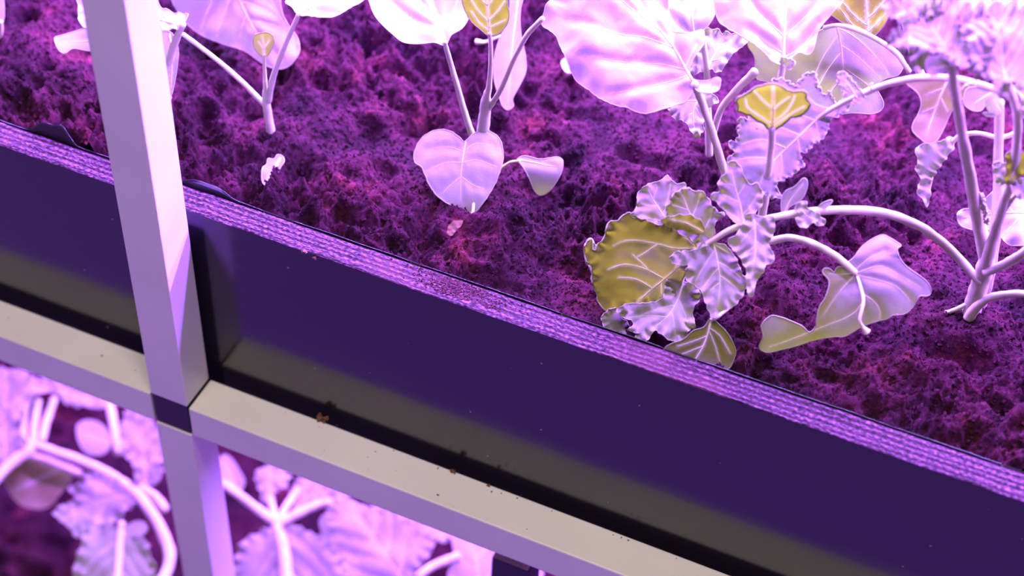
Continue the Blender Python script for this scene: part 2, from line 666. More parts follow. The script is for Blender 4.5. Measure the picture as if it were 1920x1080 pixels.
def leaf(parent, outline, at, normal=(0.1, -0.55, 0.83), midrib=None, veins=(), auto=0, ruffle=0.0, lam=26,
         rufw=16, tooth=0.0, tlam=13, cup=0.0, bend=None, puff=0.6, h=5.0, mat='leaf', name='leaf', rim=0.28,
         vr=0.7, smooth=6, sub=True, wave=0.0, veinpaint=0.8):
    """outline in photo pixels, laid on a plane through the anchor `at` ((px,py,'y'|'z',value)) with the given normal;
    relief in mm along the normal"""
    global leaf_count
    leaf_count += 1
    sd = leaf_count * 7.31
    A = PY(at[0], at[1], at[3]) if at[2] == 'y' else PZ(at[0], at[1], at[3])
    nrm = np.array(normal, float)
    nrm /= np.linalg.norm(nrm)
    ol = catmull(outline, smooth, closed=True)
    # orient outline counter-clockwise (for the outward direction)
    area2 = np.sum(ol[:, 0] * np.roll(ol[:, 1], -1) - np.roll(ol[:, 0], -1) * ol[:, 1])
    if area2 < 0:
        ol = ol[::-1]
    ol, s, Ltot = resample(ol, h * 0.8 if not tooth else min(h * 0.8, 3.2))
    if tooth:
        tg = np.roll(ol, -1, axis=0) - np.roll(ol, 1, axis=0)
        tg /= np.linalg.norm(tg, axis=1)[:, None] + 1e-9
        nn = np.c_[tg[:, 1], -tg[:, 0]]
        k = max(2, round(Ltot / tlam))
        saw = np.array([noise.noise(Vector((si / tlam * 1.25, sd, 0.3))) + 0.55 * noise.noise(Vector((si / tlam * 2.9, sd, 7.3))) for si in s])
        saw = np.sign(saw) * np.abs(saw) ** 0.8
        ol = ol + nn * (saw * tooth)[:, None]
    mid = catmull(midrib, 6) if midrib is not None else None
    vl = [catmull(v, 5) for v in veins]
    if mid is not None and auto:
        k = len(mid)
        for i in range(auto):
            t = 0.08 + 0.78 * (i // 2 + (0.45 if i % 2 else 0)) / max(1, (auto / 2))
            j = min(int(t * (k - 1)), k - 2)
            p = mid[j]
            d = mid[min(j + 2, k - 1)] - mid[max(j - 1, 0)]
            d = d / (np.linalg.norm(d) + 1e-9)
            sg = 1 if i % 2 else -1
            path = [p.copy()]
            ang = math.radians(52) * sg
            q = p.copy()
            for st in range(40):
                ca, sa = math.cos(ang), math.sin(ang)
                q = q + 6.0 * np.array([d[0] * ca - d[1] * sa, d[0] * sa + d[1] * ca])
                ang *= 0.965
                if not inside(q[None], ol)[0]:
                    break
                path.append(q.copy())
            if len(path) > 4:
                vl.append(np.array(path[:-1]))
    allv = ([mid] if mid is not None else []) + vl
    diag = math.sqrt(np.ptp(ol[:, 0]) * np.ptp(ol[:, 1])) + 1

    def disp(Q):
        Q = np.asarray(Q, float)
        d_e, s_e = seg_dist(Q, ol, True)
        z = np.zeros(len(Q))
        if mid is not None and cup:
            dm, _ = seg_dist(Q, mid)
            z += cup * (dm / (diag * 0.5)) ** 2
        if bend is not None:
            z += np.array([bend(float(a), float(b)) for a, b in Q])
        if allv:
            dv = np.full(len(Q), 1e9)
            for v in allv:
                a, _ = seg_dist(Q, v)
                dv = np.minimum(dv, a)
            z += puff * (1 - np.exp(-(dv / 9.0) ** 2)) - puff * 0.4
        if ruffle:
            e = np.exp(-(d_e / rufw) ** 2)
            ph = np.array([noise.noise(Vector((si / lam * 0.35, sd, 1.7))) for si in s_e])
            am = np.array([0.65 + 0.7 * noise.noise(Vector((si / lam * 0.8, sd, 9.1))) for si in s_e])
            z += ruffle * e * am * np.sin(2 * math.pi * s_e / lam + 9 * ph)
        z += (wave * 1.0) * np.array([noise.noise(Vector((a / 60, b / 60, sd))) for a, b in Q])
        z += (0.22 + 0.12 * abs(ruffle)) * np.array([noise.noise(Vector((a / 17, b / 17, sd + 3))) for a, b in Q])
        return z

    def surf(Q, extra=0.0):
        Q = np.asarray(Q, float)
        z = (disp(Q) + extra) * MM
        D = np.stack([(Q[:, 0] - 960) / F_PX, -(Q[:, 1] - 540) / F_PX, -np.ones(len(Q))], 1) @ CR.T
        t = ((A - CP) @ nrm) / (D @ nrm)
        return CP + D * t[:, None] + nrm * z[:, None]

    x0, y0 = ol.min(0)
    x1, y1 = ol.max(0)
    gx, gy = np.meshgrid(np.arange(x0, x1, h), np.arange(y0, y1, h * 0.87))
    gx[1::2] += h / 2
    G = np.c_[gx.ravel(), gy.ravel()] + rng.uniform(-0.12, 0.12, (gx.size, 2)) * h
    G = G[inside(G, ol)]
    if len(G):
        de, _ = seg_dist(G, ol, True)
        G = G[de > h * 0.45]
    pts = [Vector((float(a), float(b))) for a, b in np.vstack([ol, G])]
    n0 = len(ol)
    edges = [(i, (i + 1) % n0) for i in range(n0)]
    vo, eo, fo, _, _, _ = delaunay_2d_cdt(pts, edges, [list(range(n0))], 1, 1e-4)
    Q = np.array([(v.x, v.y) for v in vo])
    W = surf(Q)
    if parent is not None and W[:, 2].min() > 0:
        dz = W[:, 2] - soil_level(W[:, 0], W[:, 1])
        if dz.min() < -0.001:
            print('LOWLEAF', parent.name, outline[0], 'below %.0f%%' % (100 * (dz < 0).mean()), 'min %.1f mm' % (dz.min() * 1000))
    faces = []
    for f in fo:
        a, b, c = (W[i] for i in f[:3])
        nn_ = np.cross(b - a, c - a)
        faces.append(tuple(f) if nn_ @ nrm > 0 else tuple(reversed(f)))
    V = list(W)
    nleaf = len(V)
    flen = len(faces)
    if rim:
        S = surf(ol)
        S = np.vstack([S, S[:1]])
        rv, rf = tube_data(S, np.full(len(S), rim * MM), 5, cap=False)
        off = len(V)
        V += rv
        faces += [tuple(i + off for i in f) for f in rf]
    me = make_mesh(name, V, faces)
    attr = me.attributes.new('vein', 'FLOAT', 'POINT')
    vv = np.zeros(len(V), np.float32)
    if allv and veinpaint:
        for i, v in enumerate(allv):
            dv, ar = seg_dist(Q, v)
            wv = 3.2 if i == 0 and mid is not None else 2.2
            vv[:nleaf] = np.maximum(vv[:nleaf], veinpaint * np.exp(-(dv / wv) ** 2))
    if rim:
        vv[nleaf:] = 0.75
    attr.data.foreach_set('value', vv)
    ob = link(name, me, [M[mat]], parent)
    if allv and vr:
        VV, FF = [], []
        for i, v in enumerate(allv):
            r0 = vr * (1.0 if (i == 0 and mid is not None) else 0.42)
            R = np.linspace(r0, 0.15 * r0 + 0.05, len(v)) * MM
            a, b = tube_data(surf(v, 0.0), R, 6)
            o_ = len(VV)
            VV += a
            FF += [tuple(k + o_ for k in f) for f in b]
        link('midrib' if len(allv) == 1 else 'veins', make_mesh('veins', VV, FF), M['stem'], ob)
    return ob


def plant(name, loc, label):
    return empty(name, tuple(float(c) for c in loc), label, 'plant')


# ------------------------------------------------------------------ the rack
X0, X1 = -0.75, 1.15
T = 0.025
rack = empty('shelving_rack', (-0.0125, 0.0125, -0.60), 'white square-tube metal rack carrying the black-sided planting boxes', 'rack')
TIERS = (-PITCH, 0.0, PITCH)
# upright posts in the lengths between the joints
for (px_, py_) in ((-T, 0.0), (-T, 0.61), (X0, 0.0), (X0, 0.61), (X1, 0.0), (X1, 0.61)):
    cuts = [(-0.60, -PITCH - T), (-PITCH, -T), (0.0, PITCH - T), (PITCH, PITCH + 0.25)]
    for (z0, z1) in cuts:
        e = 0.0006
        box('upright_post', px_ + 0.0002, px_ + T - 0.0002, py_ + 0.0002, py_ + T - 0.0002, z0 + e, z1 - e, M['paint'], rack, 0.0008)
    for zt in TIERS:
        j = box('corner_joint', px_ + 0.0004, px_ + T - 0.0004, py_ + 0.0006, py_ + T - 0.0004, zt - T, zt, M['joint'], rack, 0.0012)
        j['label'] = 'black plastic joint'
for zt in TIERS:
    for py_ in (0.0, 0.61):
        for (a, b) in ((X0 + T, -T), (0.0, X1)):
            box('cross_beam', a + 0.0007, b - 0.0007, py_, py_ + T, zt - T, zt, M['paint'], rack, 0.0010)
    for px_ in (-T, X0, X1):
        box('depth_rail', px_ + 0.0002, px_ + T - 0.0002, 0.052, 0.61 - 0.0006, zt - T, zt, M['paint'], rack, 0.0008)

# ------------------------------------------------------------------ planting boxes
YP, TP, ZB = 0.0315, 0.01646, 0.13012
PB = 0.59


def planter(zt, label, fine):
    r = empty('planter_box', (0.2, 0.3, zt), label, 'planter')
    xa, xb = X0 + T + 0.02, X1 - 0.02
    # front panel: film faces with a raw plywood top edge, the top edge slightly chewed
    nx = 700 if fine else 60
    xs = np.linspace(xa, xb, nx)
    def panel(y0, y1, nm, zlo=0.0005):
        V, Fc = [], []
        for i, x in enumerate(xs):
            c0 = 0.0007 * noise.noise(Vector((x * 70, 0.3, zt + y0))) if fine else 0
            c1 = 0.0007 * noise.noise(Vector((x * 70, 5.3, zt + y0))) if fine else 0
            d0 = 0.0004 * noise.noise(Vector((x * 30, 9.3, zt))) if fine else 0
            V += [(x, y0, zt + zlo), (x, y0, zt + ZB - 0.0006 + c0 * 0.5), (x, y0 + 0.0006 + d0, zt + ZB + c0),
                  (x, y1 - 0.0006, zt + ZB + c1), (x, y1, zt + ZB - 0.0006 + c1 * 0.5), (x, y1, zt + zlo)]
        mi = []
        for i in range(nx - 1):
            for k in range(6):
                a, b = i * 6 + k, i * 6 + (k + 1) % 6
                Fc.append((a, a + 6, b + 6, b))
                mi.append(1 if k in (1, 2, 3) else 0)
        Fc.append((0, 1, 2, 3, 4, 5)); mi.append(1)
        o = (nx - 1) * 6
        Fc.append(tuple(o + k for k in (5, 4, 3, 2, 1, 0))); mi.append(1)
        me = make_mesh(nm, V, Fc, False)
        me.polygons.foreach_set('material_index', mi)
        return link(nm, me, [M['board'], M['ply']], r)
    f = panel(YP, YP + TP, 'front_panel', -0.030)
    f['label'] = 'black film-faced plywood panel with a raw layered top edge'
    panel(PB, PB + TP, 'back_panel')
    box('bottom_panel', xa, xb, YP + TP + 0.0003, PB - 0.0003, zt + 0.0005, zt + 0.013, M['board'], r)
    box('side_panel', xa, xa + TP, YP + TP + 0.0003, PB - 0.0003, zt + 0.0134, zt + ZB, M['board'], r)
    box('side_panel', xb - TP, xb, YP + TP + 0.0003, PB - 0.0003, zt + 0.0134, zt + ZB, M['board'], r)
    # black liner film folded up along the inside of the front panel
    xs2 = np.linspace(xa + 0.02, xb - 0.02, 900 if fine else 40)
    V, Fc = [], []
    for x in xs2:
        hgt = 0.0001 + 0.0006 * noise.noise(Vector((x * 35, 1, 0)))
        if fine:
            for (cx, w, hh) in LINER_BUMPS:
                hgt += hh * math.exp(-((x - cx) / w) ** 4)
        yb = YP + TP + 0.0006 + (0.0003 + 0.0004 * noise.noise(Vector((x * 22, 4, 0))) if fine else 0)
        lean = 0.35 * max(0, hgt)
        V += [(x, YP + TP + 0.0005, zt + ZB - 0.045), (x, YP + TP + 0.0006, zt + ZB - 0.006),
              (x, yb + lean * 0.5, zt + ZB + hgt * 0.5), (x, yb + lean, zt + ZB + hgt),
              (x, yb + lean + 0.0004, zt + ZB + hgt), (x, yb + lean * 0.5 + 0.0005, zt + ZB + hgt * 0.5 - 0.0002),
              (x, YP + TP + 0.0012, zt + ZB - 0.045)]
    for i in range(len(xs2) - 1):
        for k in range(7):
            a, b = i * 7 + k, i * 7 + (k + 1) % 7
            Fc.append((a, a + 7, b + 7, b))
    li = link('liner', make_mesh('liner', V, Fc), M['liner'], r)
    li['label'] = 'thin black liner film folded up over the inner edge'
    return r


_b1 = PY(88, 262, YP + TP)[0]
_b2 = PY(385, 362, YP + TP)[0]
LINER_BUMPS = [(_b1 + 0.002, 0.011, 0.0075), (_b1 + 0.012, 0.006, 0.003), (_b2, 0.014, 0.0042)]
planter(0.0, 'black plywood planting box with pale layered top edge, full of peat and kale', True)
planter(-PITCH, 'lower black planting box under the blurred bright kale, below the beam', False)
planter(PITCH, 'added unseen planting box on the tier above, blocking ceiling light', False)  # unseen box, put in to block warm ceiling light from the back

# ------------------------------------------------------------------ soil


def vnoise(x, y, seed):
    r = np.random.default_rng(seed)
    Tb = r.uniform(-1, 1, (256, 256))
    xi = np.floor(x).astype(int)
    yi = np.floor(y).astype(int)
    fx, fy = x - xi, y - yi
    fx = fx * fx * (3 - 2 * fx)
    fy = fy * fy * (3 - 2 * fy)
    g = lambda a, b: Tb[a % 256, b % 256]
    return (g(xi, yi) * (1 - fx) * (1 - fy) + g(xi + 1, yi) * fx * (1 - fy) + g(xi, yi + 1) * (1 - fx) * fy + g(xi + 1, yi + 1) * fx * fy)


def soil_h(x, y):
    """height in m above the mean soil level"""
    x = np.asarray(x, float)
    y = np.asarray(y, float)
    wx_ = x + 0.0025 * vnoise(x * 90, y * 90, 1)
    wy_ = y + 0.0025 * vnoise(x * 90, y * 90, 2)
    z = 0.0050 * vnoise(wx_ * 12, wy_ * 12, 3)
    z += 0.0048 * vnoise(wx_ * 34, wy_ * 34, 4)
    rough = np.clip(0.75 + 1.1 * vnoise(x * 15, y * 15, 8), 0.20, 1.5)
    b = vnoise(wx_ * 120 + wy_ * 30, wy_ * 110, 5)
    z += 0.0070 * b * rough
    c = vnoise(x * 260 + 3, y * 250 - x * 40, 6)
    z += 0.0030 * (0.5 - np.abs(c)) * 2 * rough
    d = vnoise(x * 480 + y * 90, y * 470, 7)
    z += 0.0016 * d * rough
    p = vnoise(x * 75 + 9, y * 75, 12)
    z -= 0.022 * np.clip(p - 0.34, 0, 1) * rough
    q = vnoise(x * 42 + 5, y * 42 + 2, 14)
    z -= 0.030 * np.clip(q - 0.45, 0, 1)
    z += 0.010 * np.clip(vnoise(x * 50 + 31, y * 50, 15) - 0.45, 0, 1)
    return z


ZS = 0.1215


def soil_level(x, y):
    x = np.asarray(x, float); y = np.asarray(y, float)
    z = ZS + soil_h(x, y)
    # furrow beside the panel, mounds round the plants
    z = z - 0.0015 * np.exp(-((y - 0.05) / 0.010) ** 2)
    for (mx_, my_, r_, h_) in MOUNDS:
        z = z + h_ * np.exp(-(((x - mx_) ** 2 + (y - my_) ** 2) / r_ ** 2))
    return z


def S(px, py, lift=0.0):
    p = PZ(px, py, ZS + lift)
    return p


_m1 = S(1800, 640); _m2 = S(930, 430); _m3 = S(1650, 760); _m4 = S(1500, 660); _m5 = S(1560, 240); _m6 = S(450, 190)
MOUNDS = [(_m1[0], _m1[1], 0.030, 0.006), (_m2[0], _m2[1], 0.020, 0.007), (_m3[0], _m3[1], 0.018, -0.008),
          (_m4[0], _m4[1], 0.016, -0.007), (_m5[0], _m5[1], 0.035, -0.010), (_m6[0], _m6[1], 0.022, -0.008)]


def soil_mesh(name, x0, x1, y0, y1, step, zoff, ncr, seed, view=None):
    xs = np.arange(x0, x1, step)
    ys = np.arange(y0, y1, step)
    gx, gy = np.meshgrid(xs, ys)
    gz = soil_level(gx, gy) + zoff
    V = np.stack([gx, gy, gz], -1).reshape(-1, 3)
    nx, ny = len(xs), len(ys)
    i = (np.arange(ny - 1)[:, None] * nx + np.arange(nx - 1)[None]).ravel()
    Fq = np.stack([i, i + 1, i + nx + 1, i + nx], 1)
    # crumbs: small crooked eight-sided bits lying on the surface
    r = np.random.default_rng(seed)
    cx = r.uniform(x0 + .01, x1 - .01, ncr)
    cy = r.uniform(y0 + .003, y1 - .01, ncr)
    if view is not None:
        keep = view(cx, cy)
        cx, cy = cx[keep], cy[keep]
    n = len(cx)
    cz = soil_level(cx, cy) + zoff
    sz = 0.00035 + 0.0013 * r.random(n) ** 3.0
    base = np.array([(1, 0, 0), (0, 1, 0), (-1, 0, 0), (0, -1, 0), (0, 0, 1), (0, 0, -1)], float)
    B = base[None] * sz[:, None, None] * r.uniform(0.7, 1.2, (n, 6, 1)) + r.normal(0, 0.12, (n, 6, 3)) * sz[:, None, None]
    ang = r.uniform(0, 6.28, n)
    tl = r.uniform(-1, 1, n)
    ca, sa = np.cos(ang), np.sin(ang)
    Bx = B[..., 0] * ca[:, None] - B[..., 1] * sa[:, None]
    By = B[..., 0] * sa[:, None] + B[..., 1] * ca[:, None]
    Bz = B[..., 2] * np.cos(tl)[:, None] + Bx * np.sin(tl)[:, None]
    CV = np.stack([Bx + cx[:, None], By + cy[:, None], Bz + cz[:, None] + 0.2 * sz[:, None]], -1).reshape(-1, 3)
    tri = np.array([(0, 1, 4), (1, 2, 4), (2, 3, 4), (3, 0, 4), (1, 0, 5), (2, 1, 5), (3, 2, 5), (0, 3, 5)])
    CF = (tri[None] + (np.arange(n) * 6)[:, None, None] + len(V)).reshape(-1, 3)
    VV = np.vstack([V, CV]).astype(np.float32)
    me = bpy.data.meshes.new(name)
    me.vertices.add(len(VV))
    me.vertices.foreach_set('co', VV.ravel())
    nl = len(Fq) * 4 + len(CF) * 3
    me.loops.add(nl)
    me.loops.foreach_set('vertex_index', np.r_[Fq.ravel(), CF.ravel()].astype(np.int32))
    me.polygons.add(len(Fq) + len(CF))
    me.polygons.foreach_set('loop_start', np.r_[np.arange(len(Fq)) * 4, len(Fq) * 4 + np.arange(len(CF)) * 3].astype(np.int32))
    me.polygons.foreach_set('use_smooth', np.r_[np.ones(len(Fq), bool), np.zeros(len(CF), bool)])
    me.update(calc_edges=True)
    me.validate()
    return link(name, me, M['soil'])


yin = YP + TP + 0.0022
so = soil_mesh('soil', -0.36, 0.66, yin, PB - 0.001, 0.00115, 0.0, 190000, 5)
tag(so, 'dark crumbly peat soil filling the black-sided planting box', 'soil', kind='stuff')
so2 = soil_mesh('soil', -0.62, 0.62, yin, PB - 0.001, 0.004, -PITCH, 6000, 6)
tag(so2, 'blurred peat soil in the tier below the beam', 'soil', kind='stuff')

# ------------------------------------------------------------------ plants of the middle tier
UP = (0.05, -0.30, 0.95)
CAMN = (0.24, -0.66, 0.71)
FR = (0.10, -0.92, 0.30)

#PLANTS_HERE
# --- plant by the far left edge
yA = 0.115
pA = plant('kale_plant', S(-40, 90), 'kale plant at the far left edge, only a pale leaf tip in view')
leaf(pA, [(-40, -40), (2, -30), (7, 5), (8, 30), (4, 44), (-8, 50), (-35, 40)], (-30, 60, 'y', yA), CAMN, midrib=[(-35, 50), (-12, 20), (-5, -20)], h=6)
stem('petiole', pA, [(-40, 90), (-20, 75), (0, 66), (2, 40)], (1.8, 1.2), Y=yA)

# --- plant behind the white post
yB = float(S(314, 210)[1])
pB = plant('kale_plant', S(315, 200), 'kale plant half hidden behind the white upright post')
leaf(pB, [(103, 74), (120, 66), (150, 53), (190, 44), (235, 52), (250, 80), (215, 96), (165, 94), (138, 93), (124, 104), (112, 98)],
     (250, 60, 'y', yB), UP, midrib=[(250, 62), (190, 70), (120, 82)], wave=2, h=6)
leaf(pB, [(144, -30), (146, 12), (153, 48), (200, 66), (260, 62), (302, 60), (320, 56), (340, 56), (346, 40), (353, 26), (335, 24), (316, 20), (298, 8), (285, -30), (210, -50)],
     (330, 50, 'y', yB), UP, midrib=[(338, 48), (280, 30), (200, 5), (160, -20)], auto=6, ruffle=1.5, wave=3, h=6)
leaf(pB, [(302, 62), (322, 62), (334, 90), (333, 120), (326, 160), (320, 180), (314, 150), (308, 110)], (318, 62, 'y', yB + 0.01), CAMN,
     midrib=[(318, 64), (322, 110), (320, 170)], h=6)
stem('stem', pB, [(343, 45), (330, 75), (318, 112), (313, 150), (314, 205)], (1.8, 2.6), Y=yB)

# --- drooping leaf of a plant above the frame
pD = plant('kale_plant', S(430, -260), 'kale plant beyond the top edge with one long pale drooping leaf')
leaf(pD, [(312, -60), (318, -5), (332, 25), (350, 47), (375, 65), (420, 83), (458, 95), (484, 113), (508, 126), (530, 129), (549, 118), (560, 95),
          (553, 70), (537, 45), (527, 10), (520, -50), (430, -100)],
     (420, -80, 'y', 0.190), (0.05, -0.82, 0.57), midrib=[(430, -80), (440, -20), (475, 50), (525, 110)], auto=8, cup=-5, wave=4, puff=1.4, h=6)
stem('petiole', pD, [(430, -260), (425, -170), (430, -80)], (2.5, 1.8), Y=0.190)

# --- seedling left of centre
bC = S(508, 248)
yC = float(bC[1])
pC = plant('kale_plant', bC, 'young kale seedling beside the white post with one tiny tan leaf')
stem('stem', pC, [(511, 262), (508, 245), (503, 218), (499, 190), (498, 168)], (2.6, 2.5, 2.4, 2.3, 1.6), Y=yC)
stem('petiole', pC, [(500, 200), (478, 178), (450, 150), (400, 107), (343, 64)], (1.7, 1.2), Y=yC)
stem('petiole', pC, [(498, 172), (497, 150), (496, 125), (495, 102)], (1.4, 0.8), Y=yC)
stem('petiole', pC, [(503, 190), (511, 150), (524, 110), (543, 65), (560, 27)], (1.9, 1.3), Y=yC)
leaf(pC, [(475, 72), (480, 64), (495, 60), (508, 64), (514, 76), (511, 91), (503, 103), (494, 107), (484, 98), (477, 86)],
     (495, 105, 'y', yC), (0.1, -0.95, 0.25), midrib=[(495, 106), (494, 85), (492, 70)], veins=[[(494, 92), (484, 78)], [(494, 92), (505, 76)]], tooth=1.2, mat='tan', h=3.5, vr=0.5)
leaf(pC, [(535, 6), (546, 13), (553, 24), (565, 30), (598, 32), (625, 31), (650, 20), (682, 0), (705, -35), (660, -75), (585, -70), (532, -30), (540, -8)],
     (560, 27, 'y', yC), (0.1, -0.25, 0.96), midrib=[(560, 28), (600, 0), (640, -40)], auto=4, tooth=1.2, wave=2, h=5)

# --- middle plant with the heart-shaped leaf
bE = S(900, 320)
yE = float(bE[1])
pE = plant('kale_plant', bE, 'kale plant at centre with a drooping heart-shaped leaf and a small yellow leaf')
stem('stem', pE, [(893, 345), (898, 300), (904, 255), (908, 222), (911, 192), (914, 170)], (3.4, 3.5, 3.5, 3.3, 2.9, 1.7), Y=yE)
stem('petiole', pE, [(911, 190), (917, 160), (920, 120), (920, 85), (918, 62)], (2.2, 1.6, 1.3, 1.2, 1.2), Y=yE)
stem('petiole', pE, [(912, 210), (924, 192), (940, 165), (963, 112), (988, 66), (1018, 34)], (1.5, 1.5, 1.5, 1.4, 1.4, 1.3), Y=yE)
stem('petiole', pE, [(896, 285), (882, 245), (868, 200), (851, 140), (838, 95), (834, 78)], (2.0, 1.9, 1.7, 1.5, 1.4, 1.3), Y=yE)
leaf(pE, [(688, -10), (697, 20), (706, 42), (722, 60), (740, 75), (757, 85), (785, 83), (812, 83), (835, 87), (848, 70), (868, 57), (880, 38), (883, 18), (876, -15), (850, -60), (790, -85), (715, -60)],
     (835, 84, 'y', yE), (0.0, -0.35, 0.93), midrib=[(835, 85), (826, 50), (812, 10), (795, -50)], veins=[[(826, 56), (800, 46), (770, 34), (735, 8)], [(820, 30), (790, 5), (760, -30)], [(826, 50), (850, 20), (860, -10)]],
     cup=4, puff=2.0, wave=3, h=5)
leaf(pE, [(867, -8), (873, 22), (886, 42), (902, 56), (917, 68), (936, 62), (949, 48), (955, 30), (952, 8), (945, -20), (922, -48), (886, -36)],
     (918, 66, 'y', yE), (0.05, -0.96, 0.2), midrib=[(918, 66), (916, 40), (914, 5), (912, -35)],
     veins=[[(917, 58), (898, 42), (884, 22)], [(916, 40), (898, 22), (884, 0)], [(917, 52), (934, 44), (947, 38)], [(916, 38), (932, 22), (946, 2)], [(914, 10), (928, -6), (936, -20)], [(914, 10), (900, -6), (890, -20)]],
     tooth=1.2, mat='yellow', puff=0.4, h=3.5, vr=0.55, veinpaint=0.6)
leaf(pE, [(776, 302), (775, 284), (784, 263), (800, 248), (822, 241), (845, 246), (861, 257), (870, 266), (884, 253), (901, 244), (920, 246), (935, 258), (942, 278), (942, 302),
          (936, 322), (926, 345), (913, 365), (900, 382), (886, 394), (868, 392), (850, 385), (832, 376), (815, 362), (803, 344), (795, 325), (788, 310)],
     (872, 262, 'y', yE - 0.010), (0.10, -0.62, 0.78), midrib=[(873, 266), (867, 300), (863, 335), (862, 375)],
     veins=[[(870, 285), (840, 275), (805, 278)], [(867, 305), (835, 305), (800, 318)], [(870, 282), (895, 268), (925, 275)], [(867, 305), (895, 300), (930, 312)], [(864, 330), (845, 345), (828, 360)], [(864, 330), (885, 345), (905, 352)]],
     bend=lambda x, y: -7.0 * max(0, (y - 300) / 95) ** 2 - 2.5 * max(0, (270 - y) / 40) ** 2, tooth=0.7, cup=-2.5, puff=0.4, wave=1.0, h=4, vr=0.45, veinpaint=0.6)
stem('petiole', pE, [(888, 380, yE - 0.030), (887, 394, yE - 0.034), (884, 408, yE - 0.038), (881, 418, yE - 0.040)], (0.8, 0.8))
stem('petiole', pE, [(906, 348), (925, 328), (942, 314), (958, 304), (975, 302)], (1.2, 1.0, 0.9, 0.8, 0.7), Y=yE - 0.002)
leaf(pE, [(970, 298), (985, 292), (1010, 298), (1030, 296), (1045, 294), (1055, 300), (1054, 318), (1045, 335), (1030, 351), (1012, 357), (1001, 350), (991, 330), (980, 312)],
     (972, 300, 'y', yE - 0.002), (0.1, -0.5, 0.85), midrib=[(972, 299), (1005, 305), (1040, 312)], cup=-3, bend=lambda x, y: -4 * ((y - 298) / 55) ** 2, h=4, vr=0.4)

# --- blurred hanging leaf behind the middle plant
pF = plant('kale_plant', S(975, -60), 'blurred kale plant behind the yellow leaf, one long lavender leaf hanging')
leaf(pF, [(958, -40), (992, -40), (976, 15), (976, 60), (985, 108), (985, 135), (973, 162), (961, 185), (963, 198), (952, 206), (942, 198), (936, 180), (927, 150), (926, 112), (934, 80), (946, 50), (956, 15)],
     (975, -30, 'y', 0.235), (0.1, -0.75, 0.65), midrib=[(975, -35), (966, 40), (958, 110), (952, 200)], cup=-4, h=6)
stem('petiole', pF, [(945, 66), (928, 72), (910, 79), (893, 78)], (1.0, 0.9, 0.9, 1.6), Y=0.233)
leaf(pF, [(1052, 118), (1062, 108), (1078, 112), (1090, 124), (1078, 134), (1062, 136)], (1090, 124, 'z', ZS + 0.015), UP, h=5, vr=0)

# --- plant with the very large white leaf
yH = 0.135
bH = PZ(1412, 470, ZS)
pH = plant('kale_plant', bH, 'kale plant with the largest blown-out white leaf and an upright yellow leaf')
stem('petiole', pH, [(1418, 470, 0.125), (1395, 420, 0.13), (1370, 358, yH), (1357, 318, yH), (1340, 262, yH), (1322, 208, yH), (1302, 156, yH)], (2.6, 2.5, 2.3, 2.2, 2.0, 1.9, 2.1))
leaf(pH, [(1012, 22), (1018, 10), (1030, -8), (1055, -50), (1110, -95), (1190, -105), (1250, -70), (1252, -10), (1256, 40), (1264, 62), (1292, 66), (1316, 54), (1319, 85), (1301, 110), (1293, 132),
          (1300, 150), (1325, 153), (1350, 150), (1346, 172), (1328, 179), (1309, 172), (1300, 162), (1296, 172), (1284, 186), (1264, 195), (1240, 203), (1212, 208), (1188, 203), (1160, 191), (1130, 178), (1105, 160),
          (1085, 142), (1070, 125), (1060, 100), (1048, 75), (1040, 55), (1026, 43), (1014, 33)],
     (1302, 156, 'y', yH), (0.0, -0.45, 0.89), midrib=[(1302, 156), (1264, 92), (1215, 30), (1170, -40)],
     veins=[[(1285, 128), (1230, 118), (1160, 110), (1090, 98)], [(1264, 92), (1205, 70), (1130, 50), (1060, 25)], [(1240, 62), (1190, 20), (1130, -30)], [(1290, 140), (1250, 150), (1190, 165), (1140, 165)], [(1262, 90), (1258, 50), (1240, 0)], [(1285, 125), (1305, 85)]],
     cup=-7, puff=1.2, wave=4, tooth=1.0, h=5, ruffle=1.2, lam=60, rufw=25)
yJ = 0.118
stem('petiole', pH, [(1420, 465, 0.122), (1424, 430, 0.120), (1431, 390, yJ), (1438, 345, yJ), (1444, 290, yJ), (1448, 240, yJ)], (2.4, 2.3, 2.2, 2.0, 1.8, 1.9))
leaf(pH, [(1381, 186), (1396, 178), (1415, 165), (1432, 158), (1448, 150), (1463, 156), (1475, 168), (1492, 172), (1510, 172), (1512, 185), (1519, 198), (1505, 213), (1485, 221), (1465, 236), (1450, 244),
          (1430, 232), (1405, 216), (1385, 208), (1383, 198)],
     (1448, 242, 'y', yJ), (0.10, -0.97, 0.15), midrib=[(1448, 243), (1449, 215), (1450, 185), (1450, 160)],
     veins=[[(1449, 205), (1430, 188), (1414, 171)], [(1447, 234), (1420, 215), (1403, 203), (1398, 186)], [(1449, 207), (1466, 192), (1480, 182)], [(1450, 230), (1472, 212), (1484, 195), (1490, 180)], [(1450, 238), (1480, 216), (1508, 200)]],
     tooth=2.2, tlam=10, mat='yellow', puff=0.4, h=3.2, vr=0.6, veinpaint=0.6, rim=0.6, bend=lambda x, y: 3.0 * max(0, (172 - y) / 20) ** 2)
